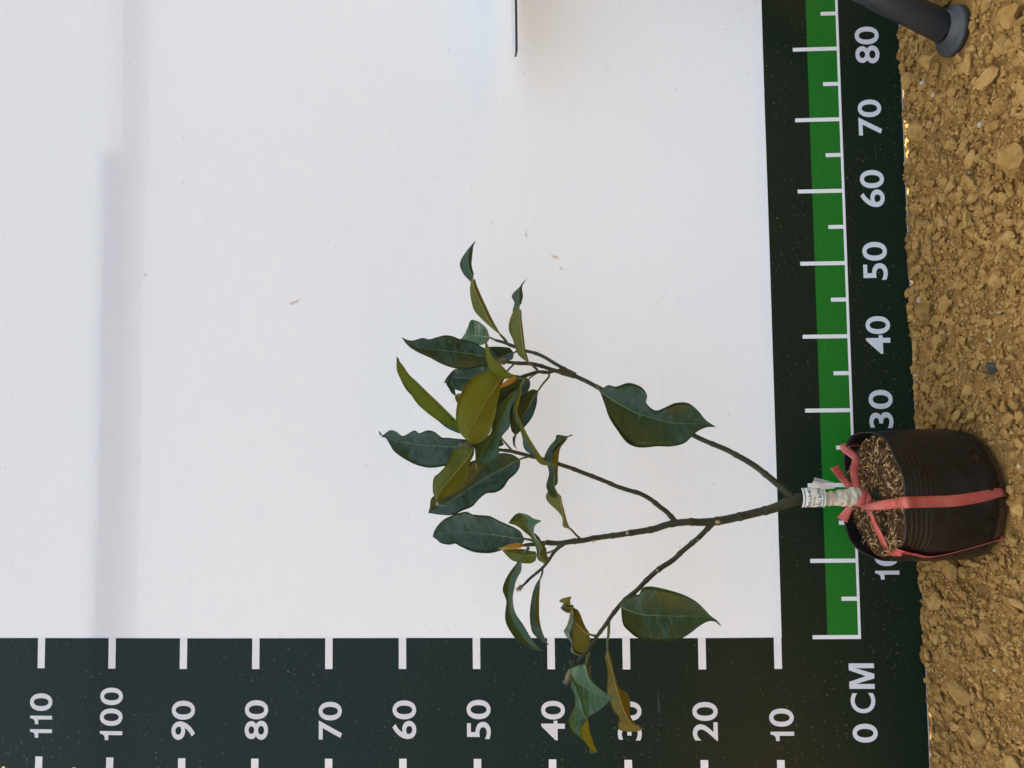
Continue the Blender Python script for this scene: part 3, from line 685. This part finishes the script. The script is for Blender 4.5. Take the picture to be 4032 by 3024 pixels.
# curled leaf
leaf(Z4([(455,605,455,615,462,640,462,640),(448,590,435,605,460,740,458,735),(425,555,415,590,425,790,424,785),(400,500,390,565,345,780,350,770),(385,455,365,540,305,745,320,735),(360,415,345,520,312,690,325,685),(330,402,335,490,250,600,300,620),(328,390,325,440,270,560,315,570),(320,380,310,400,292,500,335,500),(290,445,270,400,325,385,325,388),(222,400,250,370,300,378,300,380),(300,375,260,350,216,350,218,352),(300,345,275,330,240,325,242,326),(312,308)]),
     -.136, -.150, (.3, .35, -.9), tint=(1.0, .85, .8), pet=(Z4([(530, 628), (490, 627)]), [-.131, -.134]), petw=(10, 7), rip=.3)
# narrow hanging leaves below the crown
fold = lambda L: [tuple(s[4:6]) + tuple(s[2:4]) + tuple(s[0:2]) if len(s) == 6 else s for s in L]
leaf(fold(Z3([(1312,1045,1318,1050,1316,1048),(1270,1110,1312,1100,1305,1100),(1240,1190,1305,1180,1280,1190),(1220,1290,1300,1270,1270,1290),(1207,1400,1300,1370,1260,1400),(1207,1480,1302,1450,1262,1480),(1215,1560,1312,1530,1290,1540),(1235,1630,1335,1620,1325,1622),(1285,1690,1365,1690,1362,1690),(1345,1735,1395,1745,1390,1745),(1418,1773)])),
     -.104, -.100, (-.7, .2), pet=(Z3([(1345, 935), (1340, 990)]), [-.1045, -.104]), rip=.2)
leaf(Z3([(1112,830,1105,828,1095,830),(1115,880,1080,890,1055,890),(1112,960,1040,970,1000,960),(1075,1030,1005,1030,950,1040),(1050,1090,985,1100,918,1120),(1035,1160,980,1180,912,1180),(1022,1230,980,1250,935,1240),(1022,1290,980,1310,952,1300),(1030,1360,990,1390,940,1400),(1060,1440,1020,1470,938,1480),(1115,1520,1055,1560,960,1560),(1160,1590,1110,1640,1020,1660),(1205,1670,1160,1710,1085,1730),(1255,1745,1215,1765,1165,1785),(1310,1800,1295,1805,1265,1825),(1355,1832)]),
     -.113, -.135, UPK, tint=(1.6, 1.5, 1.6), pet=(Z3([(1195, 705), (1150, 770)]), [-.110, -.112]), petw=(12, 9), rip=.4)
leaf(Z3([(1148,625,1145,612,1140,600),(1120,665,1060,603,1105,535),(1040,690,1000,595,1040,490),(960,705,930,585,960,455),(900,735,850,572,860,410),(800,765,760,563,770,365),(690,768,660,553,660,355),(590,755,570,545,580,345),(500,720,490,542,520,318),(440,690,420,540,440,330),(390,665,350,542,370,355),(330,678,290,548,280,395),(240,660,230,560,210,460),(190,620,180,575,165,530),(148,590)]),
     -.106, -.088, UPK, pet=(Z3([(1290, 648), (1215, 625)]), [-.108, -.107]), petw=(13, 9))
leaf(Z3([(1270,750,1282,790,1270,850),(1220,745,1225,790,1215,880),(1130,725,1140,790,1120,876),(1050,722,1050,775,1020,850),(970,725,970,750,955,795),(903,736)]), -.092, -.090, LOK, tint=(.95, 1.25, 1.2), pet=(Z3([(1480, 735), (1400, 765), (1330, 780)]), [-.105, -.099, -.095]))
leaf(Z3([(1248,548,1255,555,1262,550),(1270,600,1290,600,1310,600),(1310,660,1325,650,1345,665),(1320,720,1350,710,1385,720),(1285,790,1330,780,1388,775),(1295,840,1350,820,1410,820),(1340,870,1380,850,1425,843),(1370,886)]), -.121, -.122, LOK, tint=(.85, .82, 1.0), rib=False)
leaf(Z3([(1285,790,1310,800,1330,740),(1275,720,1310,730,1340,710),(1245,640,1270,650,1310,660),(1210,590,1235,590,1265,600),(1150,540,1215,540,1250,545),(1090,490,1190,500,1255,490),(1040,460,1170,450,1275,455),(985,445,1160,410,1330,418),(980,430,1140,370,1250,395),(1040,355,1110,345,1180,350),(1090,330)]),
     -.124, -.140, (-.3, -.3), tint=(1.9, 1.8, 1.6), pet=(Z3([(1440, 645), (1380, 645)]), [-.108, -.114]), rip=.4, label='pale grey-green twisted leaf with a forked outline')
# twisted leaf between the stems
leaf(Z2([(2195,1875,2190,1880,2185,1885,2185,1885),(2170,1820,2150,1850,2120,1860,2120,1860),(2155,1770,2130,1780,2115,1770,2115,1770),(2135,1690,2120,1700,2060,1690,2062,1690),(2110,1600,2100,1610,1975,1610,1978,1610),(2090,1520,2085,1530,1938,1535,1942,1534),(2010,1545,2050,1480,1985,1445,1987,1446),(1938,1430,2020,1400,2055,1400,2050,1405),(1968,1290,2030,1300,2062,1310,2055,1310),(1950,1200,2010,1200,2066,1200,2005,1190),(1918,1110,2000,1100,2072,1100,2005,1090),(1965,1000,2010,1020,2092,1010,2045,1020),(2035,915,2080,920,2150,925,2140,930),(2055,862,2100,875,2165,900,2160,900),(2160,875,2170,878,2175,885,2174,884),(2230,862)]),
     -.122, -.140, (.1, .15, -.8), tint=(1.15, 1.0, .95), pet=(Z2([(2298, 1983), (2260, 1950), (2215, 1900)]), [-.106, -.113, -.119]), rip=.2, dry=True)
# crown of the right-hand branch
leaf(Z2([(1400,420,1420,300,1400,150),(1280,420,1280,265,1290,110),(1180,410,1180,250,1190,118),(1080,400,1080,245,1080,132),(1000,385,1000,240,1000,145),(930,360,930,237,940,150),(890,320,880,255,890,195),(850,300,845,275,848,250),(822,300)]), -.074, -.060, UPK, tint=(1.2, 1.15, 1.35), pet=(Z2([(1590, 90), (1520, 160)]), [-.085, -.079]))
leaf(Z2([(912,230),(920,290,895,290,850,295),(940,350,920,355,880,360),(948,400,935,410,905,405),(955,440,950,440,940,430),(945,442,970,450,1000,410),(950,480,975,490,995,470),(975,525)]), -.064, -.070, UPK, tint=(1.5, 1.3, 1.4), rib=False, rip=.2)
leaf(Z1([(1583,1370,1580,1355,1575,1340),(1570,1420,1530,1365,1540,1300),(1500,1450,1470,1390,1480,1290),(1430,1470,1410,1420,1400,1285),(1350,1490,1340,1440,1320,1290),(1280,1500,1270,1450,1240,1330),(1180,1400)]), -.072, -.066, UPK, tint=(.95, .95, .95), pet=(Z1([(1690, 1322), (1620, 1336)]), [-.069, -.071]))
leaf(Z1([(1315,1200,1318,1183,1316,1160),(1300,1230,1270,1175,1290,1090),(1230,1268,1210,1168,1240,1040),(1160,1250,1150,1165,1170,1000),(1110,1230,1100,1170,1115,1000),(1060,1220,1060,1180,1085,1070),(1030,1210,1030,1192,1050,1150),(1005,1208)]), -.061, -.040, UPK, tint=(1.9, 1.85, 1.7), pet=(Z1([(1390, 1217), (1350, 1198)]), [-.062, -.0615]))
leaf(Z1([(1430,1430,1440,1415,1420,1400),(1380,1470,1360,1400,1340,1320),(1280,1490,1270,1388,1260,1300),(1180,1505,1170,1372,1170,1250),(1080,1525,1070,1357,1070,1215),(980,1527,970,1343,990,1200),(880,1505,870,1332,910,1170),(780,1465,770,1322,830,1162),(680,1410,680,1312,740,1185),(590,1370,590,1298,660,1205),(510,1330,510,1280,590,1190),(440,1280,440,1245,490,1218),(395,1230,395,1215,420,1210),(362,1180)]),
     -.088, -.092, UPK, pet=(Z1([(1530, 1440), (1480, 1425)]), [-.086, -.087]))
leaf(Z1([(1440,1150,1432,1150,1420,1145),(1400,1080,1380,1085,1340,1080),(1340,970,1310,990,1240,990),(1280,840,1250,860,1160,900),(1220,710,1190,740,1125,800),(1175,600,1150,640,1108,690),(1160,545,1140,575,1112,615),(1130,605,1138,555,1135,505),(1108,572,1138,520,1148,495),(1040,500,1110,470,1140,460),(1000,410,1090,390,1125,390),(1010,340,1085,320,1130,320),(1060,260,1100,250,1138,250),(1110,195,1130,190,1145,190),(1168,133)]),
     -.068, -.075, (.4, .25), tint=(1.15, 1.1, 1.0), pet=(Z1([(1508, 1240), (1475, 1195)]), [-.0655, -.067]), petw=(12, 9), rip=.1, dry=True, label='slender twisted leaf reaching farthest along the ruler side, olive below and dark above')
leaf(Z1([(1750,1455,1742,1455,1735,1455),(1735,1400,1715,1400,1670,1410),(1710,1310,1690,1310,1620,1350),(1695,1190,1675,1190,1575,1210),(1682,1080,1662,1080,1532,1110),(1670,980,1655,980,1535,1020),(1664,890,1650,890,1570,920),(1625,922,1642,865,1615,845),(1572,905,1645,835,1662,822),(1592,810,1640,790,1672,790),(1562,740,1640,730,1685,740),(1590,690,1640,680,1678,680),(1645,640,1660,630,1675,635),(1680,590,1688,590,1695,592),(1730,546)]),
     -.090, -.100, (.4, .25), tint=(1.15, 1.1, 1.0), pet=(Z1([(1842, 1540), (1800, 1500)]), [-.086, -.088]), petw=(11, 8), rip=.1)
leaf(Z2([(1750,250),(1765,310,1700,300,1660,250),(1740,390,1640,370,1540,270),(1680,470,1570,450,1440,340),(1600,570,1500,550,1380,460),(1520,680,1440,650,1340,600),(1440,780,1395,740,1345,720),(1370,840)]), -.088, -.080, UPK, tint=(.95, 1.0, 1.1), pet=(Z2([(1830, 190), (1790, 220)]), [-.092, -.090]))
leaf(Z2([(1852,395,1848,385,1838,378),(1840,440,1815,430,1780,370),(1838,500,1780,490,1700,420),(1820,580,1740,570,1620,480),(1780,680,1690,650,1560,560),(1710,770,1650,720,1543,650),(1650,830,1615,790,1545,740),(1610,865,1595,840,1565,830),(1575,890,1590,885,1612,860),(1573,930,1590,920,1600,910),(1585,985,1592,975,1598,970),(1622,1022)]),
     -.094, -.100, UPK, tint=(.95, .95, 1.0), pet=(Z2([(1972, 190), (1960, 240), (1900, 310)]), [-.087, -.089, -.092]), petw=(9, 7))
leaf(Z2([(1658,345,1652,345,1645,345),(1640,420,1600,420,1545,415),(1570,530,1530,530,1460,490),(1542,640,1480,640,1390,570),(1540,770,1430,740,1362,660),(1470,860,1390,820,1352,735),(1435,920,1345,890,1330,850),(1422,1000,1310,950,1240,910),(1425,1070,1275,1000,1150,960),(1380,1130,1240,1060,1160,1010),(1300,1170,1210,1120,1167,1080),(1220,1185,1190,1160,1170,1140),(1163,1200,1170,1200,1185,1190),(1190,1275)]),
     -.104, -.150, (-.3, -.2), tint=(1.6, 1.55, 1.45), pet=(Z2([(1700, 240), (1680, 290)]), [-.099, -.102]), petw=(12, 9), rip=.3)
leaf(Z2([(1655,335,1668,335,1660,335),(1620,420,1655,430,1640,430),(1590,520,1625,530,1575,560),(1590,620,1615,620,1580,620),(1630,720,1650,715,1600,720),(1655,800,1690,790,1650,800),(1700,890,1725,860,1682,910),(1740,960,1765,930,1685,970),(1780,1030,1810,1000,1710,1030),(1805,1080,1850,1060,1760,1070),(1840,1150,1900,1130,1812,1110),(1900,1190,1950,1165,1880,1180),(2000,1198,2010,1190,1995,1195),(2065,1207)]),
     -.110, -.150, (-.5, .3), tint=(1.15, 1.2, 1.3), pet=(Z2([(1715, 240), (1690, 290)]), [-.100, -.106]), petw=(11, 8), rip=.1)
leaf(Z2([(1000,840,1040,825,990,848),(930,790,960,720,930,825),(800,735,880,640,830,770),(650,630,740,500,660,620),(530,520,620,385,540,500),(430,370,525,290,425,385),(360,270,440,210,360,275),(318,180,380,120,330,180),(308,120,340,70,315,118),(308,10)])and
     fold(Z2([(1000,840,1040,825,990,848),(930,790,960,720,930,825),(800,735,880,640,830,770),(650,630,740,500,660,620),(530,520,620,385,540,500),(430,370,525,290,425,385),(360,270,440,210,360,275),(318,180,380,120,330,180),(308,120,340,70,315,118),(308,10)])),
     -.128, -.128, (.35, -.25), tint=(1.15, 1.45, 1.1), rip=.1, dry=True, pet=(Z2([(1180, 985), (1110, 920)]), [-.130, -.129]))
leaf(Z2([(1470,235,1475,245,1480,260),(1400,190,1430,285,1455,320),(1310,165,1380,360,1430,420),(1200,205,1310,465,1400,520),(1100,270,1250,560,1390,620),(1020,390,1200,650,1360,715),(975,500,1155,730,1345,780),(955,620,1120,800,1320,850),(960,740,1095,860,1260,915),(990,830,1090,905,1200,950),(1060,910,1100,935,1150,960),(1118,956)]),
     -.108, -.165, (.3, .3), tint=(1.35, 1.40, 1.0), pet=(Z2([(1600, 236), (1530, 240)]), [-.103, -.105]), rip=.5, label='broad olive underside of the large leaf in the middle of the crown')
leaf(Z1([(1600,1595,1605,1600,1600,1605),(1540,1572,1545,1585,1545,1625),(1490,1530,1495,1545,1480,1636),(1440,1480,1440,1500,1400,1605),(1390,1430,1385,1450,1330,1545),(1355,1390,1345,1410,1295,1480),(1325,1320,1315,1330,1280,1390),(1295,1250,1288,1260,1272,1290),(1272,1180)]), -.108, -.128, (.2, .3), tint=(1.3, 1.5, 1.0), pet=(Z1([(1660, 1616)]), [-.1025]), rip=.2)
# crown of the middle branch
leaf(Z2([(1655,1150,1645,1130,1630,1115),(1645,1220,1570,1170,1560,1075),(1600,1290,1490,1215,1450,1062),(1530,1350,1400,1260,1350,1090),(1470,1440,1310,1310,1230,1120),(1380,1492,1230,1360,1110,1160),(1290,1500,1150,1410,1000,1250),(1210,1560,1060,1470,890,1350),(1130,1645,970,1530,800,1430),(1020,1690,880,1590,720,1520),(930,1735,800,1645,680,1570),(800,1735,720,1690,672,1640),(652,1714)]),
     -.119, -.104, UPK, tint=(.92, .95, .92), pet=(Z2([(1735, 1103), (1690, 1115)]), [-.123, -.121]))
leaf(Z2([(1145,1000,1140,985,1120,930),(1100,1050,1060,992,1080,915),(1000,1130,960,995,960,905),(900,1185,860,990,870,895),(800,1208,760,985,800,890),(690,1222,660,980,720,830),(600,1212,570,972,640,815),(500,1180,490,962,555,845),(420,1140,420,952,500,815),(340,1090,350,940,380,875),(275,1035,280,920,310,830),(235,970,220,900,240,812),(195,900,180,885,180,850),(150,885,145,875,140,870),(115,818)]),
     -.128, -.112, UPK, tint=(.95, .98, .98), pet=(Z2([(1190, 990)]), [-.130]), dry=True)
leaf(Z2([(1120,1000,1148,1005,1155,1020),(1040,1000,1110,1090,1145,1090),(960,1015,1060,1150,1110,1160),(905,1050,1000,1220,1088,1250),(870,1160,930,1300,1072,1335),(780,1270,870,1375,1000,1440),(715,1330,815,1440,920,1510),(702,1430,770,1505,840,1540),(715,1520,750,1550,780,1557),(790,1615,760,1600,735,1640),(868,1638)]),
     -.138, -.165, (.3, .3), tint=(1.05, 1.1, 1.0), pet=(Z2([(1180, 990), (1165, 998)]), [-.131, -.134]), rip=.4)
leaf(Z2([(1440,895,1440,890,1438,895),(1425,940,1445,940,1470,950),(1420,985,1440,985,1475,968),(1440,990)]), -.110, -.108, LOK, tint=(1, .8, .8), rib=False, pet=(Z2([(1565, 1035), (1500, 960)]), [-.125, -.117]))
# --- buds and leaf scars
def bud(px, Ys, wpx, m, hair=0, hm=None):
    o, P, R = stick('bud', px, Ys, wpx, (), 10, m, 5)
    if hair:
        VV, FF, off = [], [], 0
        for i in range(hair):
            k = rng.integers(1, len(P) - 1); d = rng.normal(size=3); d /= np.linalg.norm(d); t_ = P[min(k + 1, len(P) - 1)] - P[k - 1]; t_ /= np.linalg.norm(t_) + 1e-9
            d = d - t_ * (d @ t_); d /= np.linalg.norm(d); p0 = P[k] + d * R[k] * .8; v, f = tube([p0, p0 + d * .0014 + t_ * .0008, p0 + d * .0024 + t_ * .0022], [.00016, .00013, .00004], 3)
            VV.append(v); FF += [tuple(j + off for j in q_) for q_ in f]; off += len(v)
        tag(obj('bud_hair', np.vstack(VV), FF, hm or M_hair, o), kind='stuff')
bud(Z2([(1510, 72), (1470, 65), (1420, 62), (1390, 60)]), [-.0862, -.087, -.088, -.089], [12, 24, 20, 4], M_bud, 150)
bud(Z2([(1150, 985), (1110, 978), (1050, 975), (990, 985)]), [-.1305, -.132, -.133, -.134], [10, 22, 16, 3], M_bud, 150)
bud(Z4([(318, 895), (300, 940), (280, 985), (258, 1020)]), [-.143, -.145, -.147, -.149], [12, 22, 18, 4], M_bud, 120)
bud(Z3([(1130, 1125), (1105, 1142), (1085, 1155), (1058, 1172)]), [-.1012, -.101, -.1008, -.1005], [8, 15, 12, 3], M_bud, 60)
bud(Z3([(1135, 682), (1080, 685), (1000, 697), (920, 712), (868, 716)]), [-.111, -.114, -.116, -.118, -.119], [10, 22, 20, 11, 2], M_budy)
bud(Z2([(1615, 240), (1570, 265), (1510, 300), (1455, 335), (1428, 348)]), [-.104, -.107, -.110, -.113, -.115], [12, 22, 22, 11, 2], M_budy)
for u, v, y, r in Z5([(1388, 1450, 0, 0)])and [(2827, 2055, -.1048, .0034), (2470, 2099, -.1075, .0024), (3030, 1877, -.1004, .0020), (2588, 2246, -.1180, .0022), (2746, 2126, -.1080, .0019), (2338, 2130, -.1090, .0018)]:
    P = atY(u, v, y); V, Fc = lump(2, int(u), .1, .9); obj('leaf_scar', V * np.array([r, r * .35, r]) + P, Fc, M_scar, sap)

# ------------------------------------------------------------------ graft tape, tag, twine
M_tape = simple('graft_tape', (.46, .40, .28), (.66, .60, .46), 120, .38, .0006, 150)
def seg(x0, x1, m=30):
    us = np.linspace(x0, x1, m); return np.array([atY(u, np.interp(-u, [-3530, -3495, -3400, -3310, -3200, -3131], [1946, 1945, 1951, 1961, 1968, 1968]), Yt) for u in us])
P = seg(3390, 3215, 44); VV, FF = [], []
hs = np.linspace(0, 1, 44)
Vt, Ft = tube(P, [.0080 + .0026 * math.exp(-((h - .22) / .20) ** 2) + .0012 * math.exp(-((h - .45) / .08) ** 2) for h in hs], 28)
c0 = np.repeat(P, 28, axis=0)[:len(Vt)]; dv = Vt - c0; ang = np.tile(np.arange(28) / 28 * 6.283, 44)[:len(Vt)]; hh = np.repeat(hs, 28)[:len(Vt)]
sp_ = ((hh * 6.5 + ang / 6.283) % 1.0); k = 1 + .16 * (sp_ - .5) + .22 * vnoise(hh * 11 + 3, np.cos(ang) * 2 + 9) + .16 * vnoise(hh * 26, np.sin(ang) * 3 + 5)
obj('graft_tape', c0 + dv * k[:, None], Ft, M_tape, sap)
def papermat():
    m, t, p, out = mat('tag_paper'); g = nd(t, 'ShaderNodeTexCoord').outputs['Object']
    t.links.new(ramp(t, noise(t, g, 120, 3), [(.3, (.70, .67, .56)), (.7, (.80, .78, .68))]), p.inputs['Base Color']); p.inputs['Roughness'].default_value = .35; return m
M_paper = papermat(); M_ink = simple('tag_ink', (.025, .022, .02), (.05, .045, .04), 200, .6)
Q = atY(3192, 1957, Yt); tagE = empty('name_tag', tuple(Q)); tag(tagE, 'white printed paper tag wrapped round the stem above the graft', 'tag')
def tagpt(s, h, off=0.0):                            # s across (m, right +), h up, wrapped over the stem
    r = .0150; a = s / r; ax_ = np.array([.0006, 0, 0]) * 0
    return np.array([Q[0] + (r + off) * math.sin(a), Yt + .0045 - (r + off) * math.cos(a), Q[2] + h])
def curved(name, s0, s1, h0, h1, off, m, ns=14, nh=2, par=tagE, th=.00012, skew=0.0):
    V, Fc = [], []
    for side in (1, -1):
        for i in range(ns + 1):
            for j in range(nh + 1):
                s = s0 + (s1 - s0) * i / ns; h = h0 + (h1 - h0) * j / nh + skew * (s - s0); V.append(tagpt(s, h, off + side * th))
    k_ = (ns + 1) * (nh + 1); I = lambda i, j: i * (nh + 1) + j
    for i in range(ns):
        for j in range(nh):
            Fc.append((I(i, j), I(i+1, j), I(i+1, j+1), I(i, j+1))); Fc.append((I(i, j)+k_, I(i, j+1)+k_, I(i+1, j+1)+k_, I(i+1, j)+k_))
    for i in range(ns):
        for j in (0, nh): Fc.append((I(i, j), I(i+1, j), I(i+1, j)+k_, I(i, j)+k_))
    for j in range(nh):
        for i in (0, ns): Fc.append((I(i, j), I(i, j+1), I(i, j+1)+k_, I(i, j)+k_))
    return obj(name, V, Fc, m, par)
px2m = (Yt - .0105 - CAM[1]) / F
sC = (1957 - 0) ; 
def S_(y): return (1957 - y) * px2m
def H_(x): return (3192 - x) * px2m
TL, TR, TT, TB = S_(2001), S_(1914), H_(3146), H_(3239)
curved('paper', TL, TR, TB, TT, 0, M_paper)
for h_, w_ in ((H_(3153), .00035), (H_(3155.5) - .0002, .00015), (H_(3229), .00035), (H_(3233), .00015)): curved('border_line', TL + .0002, TR - .0004, h_ - w_, h_ + w_, .00035, M_ink, nh=1, th=.00005)
def tagtext(txt, y1, y0, x0, x1, off=.02, shear=0.0):
    V, Fc = text_mesh(txt, off, shear); lo, hi = V.min(0), V.max(0); U = (V - lo) / (hi - lo)
    s = S_(y1) + U[:, 0] * (S_(y0) - S_(y1)); h = H_(x1) + U[:, 1] * (H_(x0) - H_(x1))
    obj('lettering', [tagpt(a, b, .0004) for a, b in zip(s, h)], Fc, M_ink, tagE, smooth=False)
tagtext('ỐNG CÁI MƠ', 2000, 1918, 3160, 3180, .018); tagtext('T.Bến Tre', 1996, 1952, 3184, 3196, .0, .25); tagtext('SẦU RIÊN', 2000, 1917, 3197, 3224, .012)
# loose end of the tag under clear film
M_film, t, p, out = mat('clear_film'); p.inputs['Base Color'].default_value = (.75, .76, .74, 1); p.inputs['Roughness'].default_value = .15; p.inputs['Alpha'].default_value = .30
def flap(name, pts, Ys, m):
    W = [atY(*q_, y) for q_, y in zip(pts, Ys)]; nrm = np.cross(W[1] - W[0], W[-1] - W[0]); nrm /= np.linalg.norm(nrm); a = np.array(W); n_ = len(W)
    V = np.vstack([a + nrm * .00012, a - nrm * .00012]); Fc = [tuple(range(n_)), tuple(range(n_, 2*n_))[::-1]] + [(k, n_+k, n_+(k+1) % n_, (k+1) % n_) for k in range(n_)]
    obj(name, V, Fc, m, tagE, smooth=False)
zt = lambda x, y: (3000 + .27125 * x, 1800 + .27125 * y)
flap('paper_end', [zt(690, 440), zt(750, 345), zt(1062, 430), zt(1050, 455), zt(880, 470), zt(850, 455)], [-.106, -.104, -.103, -.104, -.1065, -.107], M_paper)
flap('clear_film', [zt(720, 425), zt(765, 293), zt(1078, 375), zt(1060, 452)], [-.1055, -.1035, -.1025, -.1035], M_film)

def plasticmat():
    m, t, p, out = mat('red_twine'); g = nd(t, 'ShaderNodeTexCoord').outputs['Object']
    c = ramp(t, noise(t, g, 60, 4), [(.3, (.60, .105, .075)), (.7, (.72, .20, .155))]); t.links.new(c, p.inputs['Base Color']); p.inputs['Roughness'].default_value = .24
    mp = nd(t, 'ShaderNodeMapping'); mp.inputs['Scale'].default_value = (500, 500, 30); t.links.new(g, mp.inputs[0])
    t.links.new(bump(t, noise(t, mp.outputs[0], 1, 3), .5, .0008), p.inputs['Normal'])
    tr = nd(t, 'ShaderNodeBsdfTranslucent'); t.links.new(c, tr.inputs[0]); ms = nd(t, 'ShaderNodeMixShader'); ms.inputs[0].default_value = .32
    t.links.new(p.outputs[0], ms.inputs[1]); t.links.new(tr.outputs[0], ms.inputs[2]); t.links.new(ms.outputs[0], out.inputs[0]); return m
M_tw = plasticmat()
ZP = lambda x, y: (3200 + .42191 * x, 1600 + .42191 * y)
tw = empty('plastic_twine', tuple(atY(*ZP(440, 850), Yt))); tag(tw, 'red plastic twine tied round the stem and strapped over the black pot', 'twine')
def on_pot(a, f, off=.0015): return np.array(potpt(a, f, -off))
def find_a(x, y):                                    # angle on the pot's outer wall that the sight line meets
    best = None
    for a in np.linspace(-math.pi, 0.0, 240):
        for f in np.linspace(.02, 1, 60):
            p_ = np.array(potpt(a, f)) - CAM; d = p_ @ FWD; u, v = CX + F * (p_ @ RGT) / d, CY + F * (p_ @ DWN) / d
            e = (u - x) ** 2 + (v - y) ** 2
            if best is None or e < best[0]: best = (e, a, f)
    return best[1], best[2]
knot = atY(*ZP(500, 935), -.112)
aF, fF = find_a(*ZP(890, 895)); aM, fM = find_a(*ZP(1300, 880)); aB, fB = find_a(*ZP(1800, 800))
path = catmull([atY(*ZP(455, 945), -.108), atY(*ZP(560, 935), -.113), atY(*ZP(740, 910), -.137), on_pot(aF, 1, .003) + np.array([0, 0, .001]), on_pot(aF + (aM - aF) * .3, .86), on_pot(aM, fM), on_pot((aM + aB) / 2, (fM + fB) / 2), on_pot(aB, .10), on_pot(aB, .05), on_pot(aB, .012, .0012)], 6)
wd = np.interp(np.linspace(0, 1, len(path)), [0, .15, .35, .6, .75, .9, 1], [.005, .0105, .0125, .0125, .0105, .0085, .009])
V, Fc = ribbon(path, wd, np.array([1, .25, .1])); obj('strap', V, Fc, M_tw, tw)
aR = math.radians(63); pr = np.array(potpt(aR, 1.0))
path = catmull([atY(*ZP(430, 800), -.090), atY(*ZP(405, 720), -.082), atY(*ZP(385, 600), -.068), atY(*ZP(400, 480), -.055), on_pot(aR - .35, 1, .001) + np.array([0, 0, .001]), on_pot(aR - .4, .8)], 6)
V, Fc = ribbon(path, np.linspace(.0075, .011, len(path)), np.array([0, .45, .9])); obj('strap', V, Fc, M_tw, tw)
aL, fL = math.radians(188), .9
aL1, fL1 = find_a(*ZP(1150, 1385)); aL2, fL2 = find_a(*ZP(1690, 1245))
path = catmull([atY(*ZP(530, 975), -.110), atY(*ZP(570, 1080), -.112), atY(*ZP(640, 1230), -.112), atY(*ZP(700, 1340), -.112), on_pot(aL1 + .12, 1.0, .0015), on_pot(aL1 + .05, .85), on_pot(aL1, fL1), on_pot(aL2, max(fL2, .05)), on_pot(aL2 + .1, .02)], 6)
V, Fc = ribbon(path, np.interp(np.linspace(0, 1, len(path)), [0, .2, .5, 1], [.008, .014, .012, .010]), np.array([.25, -1, .12])); obj('strap', V, Fc, M_tw, tw)
# turns about the stem
for h0, r_, tl in ((0, .0098, .0035), (.0035, .0102, -.003)):
    c_ = atY(*ZP(435, 855), Yt); th_ = np.linspace(0, 2 * math.pi, 33)
    path = np.array([c_ + np.array([r_ * math.cos(a), r_ * math.sin(a), h0 - .004 + tl * math.sin(a + .9)]) for a in th_])
    V, Fc = ribbon(path, .0085, np.array([.08, 0, 1])); obj('knot', V, Fc, M_tw, tw)
path = catmull([atY(*ZP(345, 770), -.088), atY(*ZP(310, 710), -.080), atY(*ZP(255, 640), -.074), atY(*ZP(205, 562), -.070)], 6)
V, Fc = ribbon(path, np.linspace(.006, .013, len(path)), np.array([.5, .3, -.8])); obj('loose_end', V, Fc, M_tw, tw)
path = catmull([atY(*ZP(360, 900), -.090), atY(*ZP(330, 970), -.082), atY(*ZP(300, 1020), -.078), atY(*ZP(275, 1062), -.076)], 6)
V, Fc = ribbon(path, np.linspace(.006, .013, len(path)), np.array([.4, .3, .8])); obj('loose_end', V, Fc, M_tw, tw)
